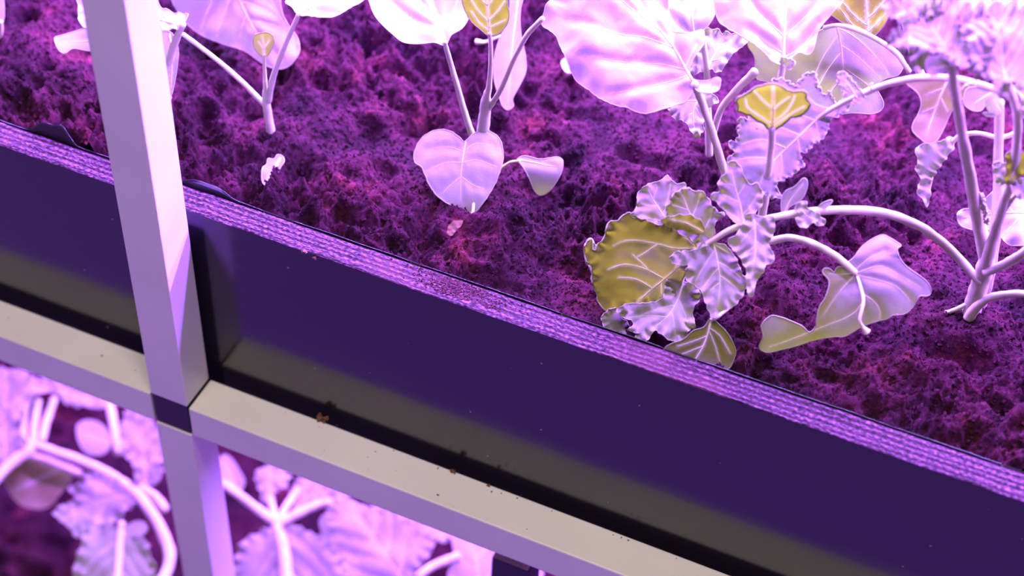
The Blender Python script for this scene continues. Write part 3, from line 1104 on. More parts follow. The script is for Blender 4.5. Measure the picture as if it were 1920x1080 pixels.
# drooping smooth leaf resting on the soil, lit yellow-green at its hem
yN = float(PZ(1560, 640, ZS)[1]) - 0.004
stem('petiole', pH, [(1415, 455, 0.118), (1447, 452, 0.111), (1475, 446, 0.110), (1507, 451, 0.108), (1542, 465, 0.104), (1572, 484, 0.101), (1604, 512, 0.100)], (2.2, 2.0, 1.9, 1.8, 1.7, 1.8, 1.6))
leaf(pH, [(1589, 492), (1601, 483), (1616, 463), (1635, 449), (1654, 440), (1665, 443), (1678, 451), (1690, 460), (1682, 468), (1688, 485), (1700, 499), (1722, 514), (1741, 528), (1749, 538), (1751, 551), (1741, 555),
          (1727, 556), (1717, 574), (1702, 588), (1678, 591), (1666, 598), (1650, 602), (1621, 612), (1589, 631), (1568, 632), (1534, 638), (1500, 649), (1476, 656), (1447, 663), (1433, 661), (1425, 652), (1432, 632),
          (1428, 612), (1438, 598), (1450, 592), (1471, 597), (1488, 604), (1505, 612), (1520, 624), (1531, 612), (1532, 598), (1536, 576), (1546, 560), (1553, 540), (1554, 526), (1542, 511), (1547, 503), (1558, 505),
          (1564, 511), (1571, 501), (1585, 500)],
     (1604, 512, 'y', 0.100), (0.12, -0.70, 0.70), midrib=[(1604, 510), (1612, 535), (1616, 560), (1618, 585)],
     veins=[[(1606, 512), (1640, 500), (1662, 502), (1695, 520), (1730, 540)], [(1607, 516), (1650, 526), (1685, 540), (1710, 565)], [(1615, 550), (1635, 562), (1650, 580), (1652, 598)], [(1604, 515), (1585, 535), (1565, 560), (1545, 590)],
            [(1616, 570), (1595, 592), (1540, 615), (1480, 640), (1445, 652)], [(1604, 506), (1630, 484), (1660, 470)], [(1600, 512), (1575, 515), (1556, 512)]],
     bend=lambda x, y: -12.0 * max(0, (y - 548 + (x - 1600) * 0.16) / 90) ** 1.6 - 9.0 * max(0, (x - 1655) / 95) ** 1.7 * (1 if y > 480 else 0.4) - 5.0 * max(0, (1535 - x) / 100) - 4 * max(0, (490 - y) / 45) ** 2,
     puff=0.9, wave=2.0, tooth=0.4, h=4, vr=0.55, rim=0.32, veinpaint=0.7, smooth=4, mat='light_painted')
stem('dried_flower_stalk', pH, [(1608, 520, 0.0985), (1614, 540, 0.092), (1619, 565, 0.085), (1612, 598, 0.078), (1617, 612, 0.078), (1626, 623, 0.078)], (0.7, 0.75, 0.8, 0.75, 0.9, 1.9))
# small smooth leaf leaning on the plywood edge
stem('petiole', pH, [(1412, 500, 0.112), (1380, 560, 0.095), (1350, 590, 0.071), (1333, 600, 0.066)], (1.3, 1.0), mat='stem')
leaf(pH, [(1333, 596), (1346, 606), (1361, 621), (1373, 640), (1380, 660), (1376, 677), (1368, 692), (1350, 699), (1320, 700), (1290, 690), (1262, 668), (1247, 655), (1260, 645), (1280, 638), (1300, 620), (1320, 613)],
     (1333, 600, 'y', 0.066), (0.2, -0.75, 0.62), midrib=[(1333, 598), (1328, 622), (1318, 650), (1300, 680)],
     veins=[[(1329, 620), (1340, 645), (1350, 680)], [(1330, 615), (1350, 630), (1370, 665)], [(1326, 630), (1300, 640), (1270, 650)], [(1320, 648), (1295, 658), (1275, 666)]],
     cup=-3, puff=0.9, h=4, vr=0.55, mat='light_painted_yellow')

# --- plant with the white leaf at top right of centre
pI = plant('kale_plant', S(1462, 320), 'kale plant with the hanging ribbed white leaf at the top, behind the yellow leaf')
yI = 0.165
stem('petiole', pI, [(1450, 330, yI), (1455, 240, yI), (1462, 160, yI), (1469, 116, yI)], (2.4, 2.0, 1.8, 1.7))
leaf(pI, [(1340, -10), (1342, 25), (1350, 48), (1370, 62), (1395, 75), (1415, 88), (1434, 100), (1450, 117), (1462, 121), (1471, 112), (1482, 116), (1486, 106), (1500, 100), (1515, 104), (1526, 95), (1530, 70),
          (1541, 50), (1560, 30), (1582, 8), (1592, -30), (1545, -85), (1455, -100), (1360, -70)],
     (1469, 116, 'y', yI), (0.0, -0.55, 0.83), midrib=[(1469, 118), (1471, 60), (1475, 0), (1480, -70)],
     veins=[[(1471, 68), (1448, 48), (1420, 22), (1395, -15)], [(1471, 66), (1498, 42), (1528, 12), (1545, -20)], [(1470, 105), (1505, 84), (1535, 45)], [(1469, 98), (1440, 80), (1405, 58)], [(1475, 10), (1500, -15), (1525, -50)], [(1475, 10), (1450, -20), (1425, -60)]],
     cup=4, puff=2.0, wave=3, tooth=1.0, ruffle=1.2, lam=50, rufw=20, h=5, vr=1.0)
leaf(pI, [(1462, 114), (1470, 106), (1484, 112), (1490, 120), (1480, 130), (1470, 124)], (1470, 118, 'y', yI - 0.004), FR, ruffle=1.5, lam=16, rufw=6, tooth=2, tlam=7, mat='spotted', h=3, vr=0)

# --- big branching plant on the right
yP = 0.105
bO = S(1818, 604)
yO = float(bO[1])
pO = plant('kale_plant', bO, 'large branching kale plant at right with thick pale stems and curly leaves')
stem('stem', pO, [(1808, 625), (1817, 598), (1828, 562), (1840, 525), (1850, 492), (1858, 455)], (4.9, 4.9, 4.6, 4.6, 4.3, 3.0), Y=yO, sides=18)
stem('stem', pO, [(1852, 510, yO), (1846, 470, yO + 0.001), (1836, 420, yO + 0.002), (1822, 350, yO - 0.002), (1806, 262, yO - 0.010), (1792, 180, yO - 0.025), (1783, 122, yP)], (3.0, 3.6, 3.5, 3.0, 2.5, 2.2, 2.2), sides=16)
stem('stem', pO, [(1846, 515, yO), (1856, 470, yO - .002), (1872, 418, yO - .003), (1885, 372, yO - .004), (1900, 330, yO - .004), (1905, 285, yO - .004), (1908, 225, yO - .004), (1902, 190, yO - .004), (1886, 150, yO - .004)], (3.6, 3.2, 2.5, 2.3, 2.1, 2.1, 2.1, 2.0, 2.0), sides=16)
stem('stem', pO, [(1838, 580, yO + .008), (1850, 540, yO + .010), (1862, 470, yO + .012), (1870, 380, yO + .012), (1872, 290, yO + .012), (1874, 190, yO + .012)], (2.4, 2.8, 3.0, 2.6, 2.3, 2.2), sides=16)
stem('petiole', pO, [(1846, 512), (1868, 503), (1895, 490), (1925, 470), (1965, 435)], (2.2, 2.4, 2.5, 2.4, 2.2), Y=yO - 0.004)
stem('petiole', pO, [(1816, 596), (1832, 574), (1852, 560), (1880, 553), (1920, 551), (1975, 565)], (3.0, 2.6, 2.1, 1.9, 1.9, 1.8), Y=yO - 0.005)
stem('petiole', pO, [(1868, 430), (1880, 402), (1900, 372), (1930, 340)], (1.3, 1.2, 1.0, 0.9), Y=yO - 0.004)
stem('petiole', pO, [(1822, 566), (1800, 577), (1782, 584), (1760, 590)], (1.4, 1.3, 1.2, 1.3), Y=yO - 0.002)
stem('petiole', pO, [(1806, 608), (1795, 604), (1780, 599), (1765, 594)], (0.7, 0.6, 0.5, 0.4), Y=yO - 0.004)
# crust of tiny buds on the tall stem
V, Fc = [], []
for i in range(70):
    t = i / 69
    c = PY(1838 + 14 * t + random.uniform(-4, 5), 362 + 58 * t, yO - 0.0015)
    r = random.uniform(0.5, 1.0) * MM
    bm = bmesh.new()
    bmesh.ops.create_icosphere(bm, subdivisions=1, radius=r)
    o_ = len(V)
    V += [np.array(v.co) * random.uniform(0.7, 1.25) + c for v in bm.verts]
    Fc += [tuple(v.index + o_ for v in f.verts) for f in bm.faces]
    bm.free()
bud = link('bud_crust', make_mesh('bud_crust', V, Fc), M['stem'], pO)
bud['kind'] = 'stuff'

# curly leaf in the middle right, on its long arching petiole
yK = 0.145
stem('petiole', pO, [(1440, 312, yK - .002), (1490, 262, yK - .002), (1545, 214, yK), (1600, 184, yK), (1660, 159, yK + 0.002), (1720, 147, yK + .003), (1790, 148, yK + .004), (1850, 163, yK + .005), (1895, 182, yK + .005)],
     (0.6, 0.9, 1.2, 1.4, 1.6, 1.7, 1.7, 1.7, 1.7))
leaf(pO, [(1384, 228), (1402, 222), (1398, 190), (1440, 170), (1452, 148), (1478, 152), (1492, 165), (1502, 148), (1515, 140), (1530, 142), (1534, 160), (1548, 180), (1552, 168), (1560, 186), (1572, 190), (1584, 184), (1572, 160), (1572, 138),
          (1588, 142), (1600, 158), (1610, 172), (1622, 180), (1610, 192), (1592, 196), (1580, 212), (1562, 222), (1552, 240), (1545, 258), (1528, 268), (1518, 282), (1502, 290), (1504, 312), (1488, 326), (1470, 334), (1458, 350), (1462, 368),
          (1448, 372), (1432, 360), (1412, 352), (1395, 338), (1376, 322), (1366, 302), (1376, 286), (1370, 270), (1384, 256)],
     (1545, 215, 'y', yK), (0.20, -0.72, 0.66), midrib=[(1600, 184), (1545, 214), (1492, 262), (1440, 315), (1425, 345)],
     veins=[[(1560, 205), (1530, 195), (1510, 175)], [(1530, 226), (1490, 210), (1465, 190)], [(1500, 254), (1450, 235), (1405, 232)], [(1475, 278), (1430, 262), (1390, 270)], [(1455, 300), (1415, 295), (1380, 300)], [(1495, 258), (1500, 285), (1498, 305)], [(1530, 228), (1535, 250)], [(1465, 290), (1468, 320)]],
     ruffle=1.6, lam=12, rufw=5, tooth=6.5, tlam=9, puff=0.9, wave=2.5, mat='spotted', h=3.4, vr=0.7, rim=0.35)
leaf(pO, [(1572, 140), (1578, 134), (1590, 142), (1602, 156), (1614, 170), (1622, 182), (1612, 193), (1600, 190), (1604, 178), (1590, 168), (1578, 160)],
     (1605, 184, 'y', yK - 0.003), (0.2, -0.75, 0.62), midrib=[(1606, 184), (1595, 164), (1580, 145)], tooth=2.5, tlam=9, ruffle=1, lam=18, rufw=8, h=3.2, vr=0.5)

# arching petiole with the curly lobes leaning over the plywood
yL = 0.096
stem('petiole', pO, [(1258, 512, 0.088), (1300, 476, 0.088), (1335, 452, 0.089), (1372, 430, 0.091), (1412, 418, 0.095), (1450, 408, 0.10), (1500, 399, 0.108), (1548, 395, 0.115), (1605, 394, 0.122), (1660, 400, 0.13), (1712, 418, 0.137),
                     (1755, 445, 0.142), (1795, 482, 0.147), (1838, 530, yO - 0.003)],
     (0.7, 1.1, 1.4, 1.6, 1.7, 1.8, 2.0, 2.1, 2.2, 2.3, 2.3, 2.3, 2.3, 2.2), sides=14)
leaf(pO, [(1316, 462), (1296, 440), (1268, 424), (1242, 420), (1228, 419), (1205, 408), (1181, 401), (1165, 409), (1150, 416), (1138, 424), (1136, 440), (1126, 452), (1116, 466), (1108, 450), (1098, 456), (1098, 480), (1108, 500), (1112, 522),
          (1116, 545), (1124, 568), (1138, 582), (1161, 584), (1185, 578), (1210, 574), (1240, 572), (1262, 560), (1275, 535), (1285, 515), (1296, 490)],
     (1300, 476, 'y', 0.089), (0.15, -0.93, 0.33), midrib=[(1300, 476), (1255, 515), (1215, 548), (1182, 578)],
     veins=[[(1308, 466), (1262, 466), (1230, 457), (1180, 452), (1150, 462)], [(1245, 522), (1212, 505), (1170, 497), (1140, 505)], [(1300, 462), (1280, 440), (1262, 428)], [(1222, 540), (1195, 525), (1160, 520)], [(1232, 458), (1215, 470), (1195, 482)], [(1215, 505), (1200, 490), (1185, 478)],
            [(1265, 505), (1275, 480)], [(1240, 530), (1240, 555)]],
     ruffle=2.4, lam=30, rufw=13, tooth=3.5, tlam=14, mat='light_painted_yellow', puff=0.5, wave=1.5, h=3.6, vr=0.6, rim=0.4)
leaf(pO, [(1098, 456), (1107, 447), (1118, 460), (1130, 462), (1140, 470), (1152, 480), (1150, 492), (1136, 500), (1128, 512), (1118, 524), (1120, 545), (1112, 540), (1110, 515), (1100, 492), (1096, 474)],
     (1140, 490, 'y', 0.084), (0.3, -0.7, 0.6), ruffle=3.0, lam=18, rufw=9, tooth=2.5, tlam=10, h=3.2, rim=0.4, vr=0)
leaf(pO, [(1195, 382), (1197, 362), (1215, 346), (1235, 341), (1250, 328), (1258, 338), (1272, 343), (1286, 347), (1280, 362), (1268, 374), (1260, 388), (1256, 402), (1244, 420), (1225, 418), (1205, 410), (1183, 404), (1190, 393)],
     (1250, 425, 'y', 0.090), (0.2, -0.62, 0.75), midrib=[(1252, 418), (1238, 395), (1222, 370), (1215, 355)], auto=4, ruffle=2.2, lam=24, rufw=11, tooth=2.5, tlam=12, puff=0.9, h=3.4, mat='light_painted', vr=0.45, wave=2)
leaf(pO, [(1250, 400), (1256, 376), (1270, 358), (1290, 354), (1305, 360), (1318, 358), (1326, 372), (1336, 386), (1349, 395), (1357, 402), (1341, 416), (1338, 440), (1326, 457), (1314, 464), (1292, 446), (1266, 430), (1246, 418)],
     (1316, 462, 'y', 0.088), (0.2, -0.85, 0.45), midrib=[(1316, 462), (1304, 425), (1290, 395), (1280, 368)], auto=5, ruffle=2.4, lam=26, rufw=12, tooth=3.0, tlam=12, puff=1.0, h=3.4, mat='light_painted', vr=0.5, wave=2)
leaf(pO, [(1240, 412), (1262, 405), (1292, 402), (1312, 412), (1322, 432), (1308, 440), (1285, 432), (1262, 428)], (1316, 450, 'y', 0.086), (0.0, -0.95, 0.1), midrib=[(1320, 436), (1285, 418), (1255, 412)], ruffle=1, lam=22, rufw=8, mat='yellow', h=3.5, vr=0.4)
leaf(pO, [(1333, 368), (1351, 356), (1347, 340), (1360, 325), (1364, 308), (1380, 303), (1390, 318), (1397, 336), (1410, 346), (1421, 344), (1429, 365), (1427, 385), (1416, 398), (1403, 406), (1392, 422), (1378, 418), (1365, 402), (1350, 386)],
     (1393, 420, 'y', 0.092), (0.15, -0.72, 0.66), midrib=[(1394, 420), (1388, 385), (1378, 350), (1372, 320)], auto=5, ruffle=1.8, lam=30, rufw=12, tooth=2.5, tlam=14, puff=1.0, h=3.4, mat='light_painted', vr=0.5, wave=1.5)
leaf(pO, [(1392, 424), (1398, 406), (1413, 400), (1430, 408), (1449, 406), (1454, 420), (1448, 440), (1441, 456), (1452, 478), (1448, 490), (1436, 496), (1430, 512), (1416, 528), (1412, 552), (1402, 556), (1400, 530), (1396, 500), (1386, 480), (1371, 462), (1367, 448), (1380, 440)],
     (1412, 415, 'y', 0.091), (0.15, -0.62, 0.77), midrib=[(1414, 412), (1416, 445), (1415, 480), (1408, 530)], auto=5, ruffle=2.4, lam=26, rufw=12, tooth=2.5, tlam=12, puff=1.0, cup=-3, h=3.4, mat='light_painted', vr=0.5, wave=1.5)
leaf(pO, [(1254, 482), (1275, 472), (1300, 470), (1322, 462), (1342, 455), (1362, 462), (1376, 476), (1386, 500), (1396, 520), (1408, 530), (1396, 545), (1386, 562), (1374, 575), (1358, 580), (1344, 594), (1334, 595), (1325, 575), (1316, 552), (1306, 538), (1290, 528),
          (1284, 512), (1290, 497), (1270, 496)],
     (1335, 455, 'y', 0.088), (0.2, -0.68, 0.70), midrib=[(1338, 455), (1345, 490), (1350, 530), (1345, 580)], auto=6, ruffle=2.2, lam=28, rufw=12, tooth=3.0, tlam=12, puff=1.2, cup=-2, h=3.4, mat='light_painted', vr=0.5, wave=2)
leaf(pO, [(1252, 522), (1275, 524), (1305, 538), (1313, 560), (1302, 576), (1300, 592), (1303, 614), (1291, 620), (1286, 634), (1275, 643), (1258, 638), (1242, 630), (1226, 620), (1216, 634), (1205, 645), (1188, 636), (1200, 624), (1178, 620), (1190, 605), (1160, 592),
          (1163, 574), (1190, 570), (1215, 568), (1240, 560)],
     (1275, 520, 'y', 0.085), (0.2, -0.62, 0.74), midrib=[(1285, 515), (1272, 560), (1250, 595), (1215, 622)], auto=6, ruffle=2.8, lam=26, rufw=13, tooth=2.8, tlam=12, puff=1.2, h=3.4, mat='light_painted', vr=0.45, wave=2.5)
leaf(pO, [(1128, 592), (1150, 578), (1164, 592), (1178, 608), (1184, 626), (1168, 630), (1152, 622), (1142, 622), (1130, 608)], (1180, 590, 'y', 0.066), (0.2, -0.9, 0.4), ruffle=2.2, lam=18, rufw=9, tooth=2.2, tlam=9, h=3.4, mat='light_painted', vr=0)
# leaflets on the arching petiole
leaf(pO, [(1466, 398), (1465, 375), (1473, 358), (1490, 350), (1507, 334), (1514, 344), (1508, 366), (1495, 380), (1480, 388), (1472, 402)], (1470, 404, 'y', 0.104), (0.1, -0.8, 0.6), midrib=[(1470, 402), (1482, 375), (1506, 345)], cup=-2, h=3.4, vr=0.35)
leaf(pO, [(1490, 392), (1498, 380), (1510, 378), (1516, 392), (1532, 400), (1546, 414), (1540, 424), (1522, 418), (1508, 428), (1492, 414), (1498, 402)], (1505, 396, 'y', 0.106), (0.1, -0.6, 0.8), midrib=[(1503, 394), (1515, 406), (1538, 418)], ruffle=1.5, lam=20, rufw=8, tooth=2, tlam=10, h=3.4, vr=0.35)
leaf(pO, [(1534, 393), (1538, 384), (1548, 378), (1560, 375), (1558, 382), (1546, 391)], (1538, 393, 'y', 0.113), (0.1, -0.8, 0.6), h=3, vr=0)

# ruffled crown at the top right
yP = 0.105
leaf(pO, [(1650, 12), (1668, 0), (1700, -25), (1760, -45), (1800, -10), (1770, 18), (1735, 30), (1700, 30), (1690, 44), (1680, 36), (1668, 26)], (1783, 30, 'y', yP + 0.02), (0.0, -0.4, 0.9), midrib=[(1783, 30), (1740, 8), (1700, -5)], auto=5,
     ruffle=3.0, lam=22, rufw=12, tooth=3.0, tlam=11, wave=2, h=3.8, vr=0.5)
leaf(pO, [(1664, 78), (1680, 62), (1702, 52), (1690, 38), (1722, 18), (1765, 8), (1805, 15), (1842, 30), (1864, 62), (1860, 100), (1846, 134), (1822, 142), (1800, 124), (1782, 120), (1762, 112), (1745, 98), (1735, 118), (1720, 132), (1706, 120), (1700, 100), (1680, 95)],
     (1785, 118, 'y', yP), (0.0, -0.42, 0.9), midrib=[(1785, 120), (1770, 85), (1750, 50), (1740, 25)], auto=8, ruffle=4.5, lam=26, rufw=20, tooth=4.5, tlam=14, wave=5, puff=2.0, h=3.6, vr=0.8)
leaf(pO, [(1795, 30), (1850, 10), (1915, 15), (1970, 50), (1975, 150), (1940, 178), (1918, 165), (1900, 150), (1888, 180), (1868, 165), (1850, 150), (1828, 142), (1808, 95)],
     (1886, 150, 'y', yP), (0.05, -0.42, 0.9), midrib=[(1888, 150), (1880, 110), (1870, 60), (1860, 25)], auto=8, ruffle=4.5, lam=26, rufw=20, tooth=4.5, tlam=14, wave=5, puff=2.0, h=3.6, vr=0.8)
leaf(pO, [(1800, 40), (1790, 0), (1810, -50), (1900, -80), (1990, -40), (1980, 30), (1930, 48), (1890, 34), (1850, 44)], (1880, 40, 'y', 0.16), (0.0, -0.3, 0.95), midrib=[(1880, 40), (1875, 0), (1865, -50)], auto=6, ruffle=2, lam=34, rufw=18, tooth=1.5, wave=3, puff=2.0, h=5)
leaf(pO, [(1736, 118), (1745, 106), (1768, 110), (1782, 122), (1776, 132), (1760, 140), (1746, 143), (1738, 134)], (1782, 122, 'y', yP - 0.002), CAMN, midrib=[(1780, 124), (1745, 128)], h=4, vr=0.4)
leaf(pO, [(1775, 96), (1790, 90), (1812, 92), (1820, 105), (1816, 124), (1798, 126), (1786, 118), (1776, 112)], (1795, 122, 'y', yP - 0.006), UP, ruffle=2.5, lam=20, rufw=10, tooth=2, tlam=10, h=3.6, vr=0)
# bud leaves on the pink back stem
leaf(pO, [(1849, 190), (1859, 178), (1868, 177), (1877, 190), (1880, 212), (1868, 214), (1856, 208)], (1876, 212, 'y', yO + 0.006), (0.2, -0.75, 0.6), midrib=[(1877, 211), (1862, 186)], cup=-3, h=3.4, vr=0.35)
leaf(pO, [(1843, 212), (1856, 211), (1868, 213), (1866, 218), (1852, 218)], (1868, 215, 'y', yO + 0.005), CAMN, h=3, vr=0)
stem('tendril', pO, [(1801, 172), (1808, 162), (1820, 156), (1830, 158), (1828, 163)], (0.5, 0.3), Y=yO)
stem('tendril', pO, [(1634, 168), (1632, 160), (1636, 156)], (0.6, 0.4), Y=yK)
# hanging leaves under the crown
yQ = 0.20
leaf(pO, [(1700, 153), (1716, 149), (1750, 144), (1778, 144), (1812, 160), (1830, 168), (1806, 184), (1792, 196), (1781, 216), (1770, 240), (1756, 264), (1741, 270), (1728, 262), (1712, 246), (1712, 232), (1722, 214), (1728, 195), (1722, 174)],
     (1775, 147, 'y', 0.175), (0.1, -0.7, 0.7), midrib=[(1778, 148), (1760, 190), (1738, 250)], auto=4, cup=-4, wave=3, mat='tan', h=5)
leaf(pO, [(1815, 165), (1850, 168), (1868, 178), (1850, 195), (1838, 208), (1820, 206), (1806, 192)], (1860, 170, 'y', 0.178), CAMN, midrib=[(1862, 172), (1825, 195)], h=5)
stem('petiole', pO, [(1904, 250), (1882, 257), (1862, 256), (1835, 250), (1806, 253), (1788, 264), (1768, 290), (1750, 325), (1741, 368)], (1.3, 1.2, 1.1, 1.1, 1.2, 1.2, 0.9, 0.7, 0.5), Y=0.170)
leaf(pO, [(1790, 262), (1777, 258), (1762, 266), (1747, 256), (1741, 268), (1726, 272), (1714, 286), (1722, 300), (1717, 318), (1728, 335), (1721, 355), (1728, 372), (1738, 387), (1743, 372), (1743, 350), (1753, 326), (1768, 303), (1784, 282)],
     (1788, 264, 'y', 0.170), CAMN, ruffle=2.2, lam=24, rufw=11, tooth=2.0, tlam=13, wave=2, h=4, vr=0)
leaf(pO, [(1884, 292), (1900, 282), (1920, 288), (1930, 318), (1908, 336), (1892, 348), (1882, 336), (1888, 315)], (1898, 340, 'y', yO - 0.008), FR, midrib=[(1896, 342), (1906, 300)], mat='yellow', ruffle=1.2, lam=26, rufw=9, tooth=1.5, h=3.6, vr=0.4)
leaf(pO, [(1861, 312), (1868, 303), (1884, 308), (1888, 325), (1884, 344), (1872, 346), (1867, 330)], (1884, 340, 'y', yO - 0.006), CAMN, ruffle=2, lam=16, rufw=8, tooth=1.8, tlam=9, h=3.4, vr=0)
leaf(pO, [(1896, 345), (1912, 335), (1935, 340), (1945, 365), (1915, 372), (1900, 362)], (1925, 345, 'y', yO - 0.006), CAMN, ruffle=2, lam=16, rufw=9, tooth=2.0, tlam=9, h=3.6, vr=0)
leaf(pO, [(1905, 160), (1930, 150), (1970, 170), (1970, 260), (1935, 250), (1918, 215), (1912, 185)], (1902, 165, 'y', yO), CAMN, midrib=[(1905, 165), (1945, 220)], ruffle=2.5, lam=24, rufw=12, tooth=2.5, h=4.5)

# --- bright leaf lying behind the right stems
pR = plant('kale_plant', S(2010, 420), 'pale kale plant at the right edge behind the thick stems')
leaf(pR, [(1794, 404), (1804, 393), (1826, 390), (1848, 372), (1875, 350), (1910, 338), (1960, 345), (1990, 400), (1960, 452), (1905, 461), (1884, 454), (1872, 436), (1850, 430), (1828, 432), (1802, 424)],
     (1990, 400, 'z', ZS + 0.028), (0.0, -0.7, 0.7), midrib=[(1990, 400), (1920, 398), (1860, 400), (1805, 408)], auto=6, wave=4, ruffle=1.5, lam=40, rufw=16, h=5)
stem('petiole', pR, [(2010, 420), (2000, 405), (1985, 400)], (2.0, 1.5), Z=ZS + 0.024)

# --- soft plants behind, between the two white leaves
yS = 0.225
pS = plant('kale_plant', S(1650, 230), 'blurred kale plant behind the curly leaf, broad lavender and olive leaves')
leaf(pS, [(1395, 92), (1430, 64), (1500, 82), (1545, 52), (1600, 50), (1652, 80), (1692, 112), (1686, 140), (1660, 150), (1642, 168), (1656, 200), (1640, 214), (1600, 210), (1560, 214), (1500, 195), (1440, 165), (1412, 158), (1408, 120)],
     (1560, 50, 'y', yS - 0.02), (0.05, -0.95, 0.3), midrib=[(1570, 52), (1580, 110), (1590, 200)], auto=6, cup=-4, wave=5, mat='leaf', h=6)
stem('petiole', pS, [(1545, 52), (1570, 48), (1600, 54), (1640, 72), (1680, 100), (1705, 135)], (1.1, 1.1, 1.2, 1.2, 1.3, 1.3), Y=yS - 0.03)
leaf(pS, [(1552, 12), (1600, -40), (1690, -30), (1668, 28), (1650, 58), (1628, 72), (1604, 50), (1570, 36)], (1628, 66, 'y', yS - 0.005), FR, midrib=[(1628, 68), (1625, 0)], auto=4, mat='yellow', wave=3, h=6)
stem('stem', pS, [(1748, 250), (1742, 180), (1715, 110), (1692, 20)], (2.4, 2.0), Y=yS)

pT = plant('kale_plant', S(1330, 285), 'blurred kale plant with frilly leaves right behind the large white leaf')
yT = 0.19
leaf(pT, [(1318, 62), (1335, 55), (1360, 60), (1392, 70), (1400, 82), (1382, 96), (1362, 120), (1350, 136), (1330, 130), (1302, 138), (1288, 120), (1312, 90)], (1330, 130, 'y', yT), (0.1, -0.5, 0.8), midrib=[(1325, 132), (1345, 95), (1370, 75)], auto=4,
     ruffle=3, lam=24, rufw=12, tooth=3, tlam=11, wave=3, h=4.5)
leaf(pT, [(1254, 200), (1260, 180), (1290, 166), (1335, 176), (1346, 192), (1332, 200), (1322, 215), (1320, 236), (1311, 256), (1300, 254), (1292, 236), (1276, 226), (1258, 216)], (1320, 178, 'y', yT - 0.02), (0.1, -0.65, 0.7), midrib=[(1320, 178), (1300, 205), (1302, 245)], auto=4,
     ruffle=3, lam=24, rufw=12, tooth=3, tlam=11, wave=3, h=4.5)
leaf(pT, [(1248, -40), (1338, -40), (1344, 15), (1328, 52), (1292, 68), (1262, 62), (1252, 30)], (1300, 66, 'y', yT), (0.0, -0.5, 0.85), midrib=[(1302, 66), (1295, 10), (1290, -30)], auto=4, wave=4, puff=2, h=6)
stem('petiole', pT, [(1416, 134), (1402, 148), (1380, 170), (1352, 205), (1335, 260)], (2.6, 2.3, 2.0, 1.8, 1.8), Y=yT)
stem('stem', pT, [(1330, 290), (1328, 230), (1325, 130), (1315, 60)], (2.2, 1.6), Y=yT)

# --- loose leaves on the soil
g = leaf(None, [(491, 332), (493, 316), (500, 308), (503, 298), (514, 296), (520, 289), (530, 292), (533, 304), (525, 314), (521, 326), (512, 332), (507, 346), (497, 348), (492, 341)], (512, 320, 'z', ZS + 0.004), (0.1, -0.3, 0.9), midrib=[(500, 345), (512, 320), (525, 294)], cup=2, wave=2, ruffle=0.5, lam=22, rufw=6, h=3, vr=0.2, mat='fallen', name='fallen_leaf')
tag(g, 'small crumpled pale lavender leaf lying loose on the soil by the post', 'leaf')
g = leaf(None, [(838, 436), (842, 422), (853, 414), (867, 413), (865, 422), (855, 432), (846, 442)], (852, 428, 'z', ZS + 0.010), (0.0, -0.5, 0.8), cup=0, wave=1, ruffle=0.4, lam=14, rufw=6, h=3, vr=0, rim=0.15, mat='dead', name='dead_leaf')
tag(g, 'tiny withered tan leaf curled on the soil below the heart-shaped leaf', 'leaf')

# ------------------------------------------------------------------ blurred plants of the tier below
ZL = ZS - PITCH
ruf = dict(ruffle=3.4, lam=26, rufw=15, tooth=6, tlam=16, wave=4, puff=1.5, h=6, rim=0.4)


def low(px, py, label):
    return plant('kale_plant', PZ(px, py, ZL), label)


pl = low(160, 1190, 'blurred bright kale plant under the beam, left of the lower post')
zz = -0.27
stem('petiole', pl, [(40, 828), (95, 845), (160, 868), (225, 902), (272, 945), (305, 1000), (318, 1050), (290, 1120)], (3.8, 3.8, 3.8, 4, 4.2, 4.4, 4.4, 4.4), Z=zz)
stem('petiole', pl, [(45, 850), (100, 868), (150, 888)], (3.2, 3), Z=zz - 0.004)
stem('petiole', pl, [(205, 1190), (218, 1100), (225, 1020), (228, 980)], (3.4, 2.6), Z=zz)
stem('petiole', pl, [(310, 955), (290, 930), (262, 915)], (3.5, 3), Z=zz)
leaf(pl, [(98, 962), (140, 935), (130, 915), (165, 905), (150, 888), (200, 890), (245, 905), (258, 930), (240, 955), (222, 975), (180, 985), (150, 1010), (125, 985)], (250, 930, 'z', zz), (0, -.3, .95), midrib=[(250, 928), (190, 940), (130, 960)], auto=4, **ruf)
leaf(pl, [(165, 990), (200, 985), (245, 992), (272, 1010), (288, 1060), (290, 1110), (230, 1150), (160, 1130), (138, 1075), (150, 1030)], (226, 1000, 'z', zz), (0, -.35, .93), midrib=[(226, 995), (220, 1050), (212, 1120)], auto=6, **ruf)
leaf(pl, [(235, 992), (252, 978), (272, 980), (276, 995), (262, 1004), (242, 1004)], (250, 995, 'z', zz + 0.01), UP, h=5, vr=0)
leaf(pl, [(225, 800), (250, 770), (290, 790), (305, 830), (308, 880), (290, 905), (262, 905), (250, 870), (232, 850)], (275, 900, 'z', zz), (0, -.4, .9), midrib=[(275, 905), (268, 850), (262, 800)], auto=4, **ruf)
leaf(pl, [(5, 880), (50, 858), (120, 870), (135, 895), (110, 930), (80, 950), (40, 945), (15, 915)], (120, 875, 'z', zz - 0.02), (0, -0.1, 1), midrib=[(125, 875), (70, 900), (30, 915)], mat='tan', wave=5, h=6)
stem('petiole', pl, [(255, 760), (235, 800), (222, 845)], (3.4, 2.6), Z=zz - 0.03)

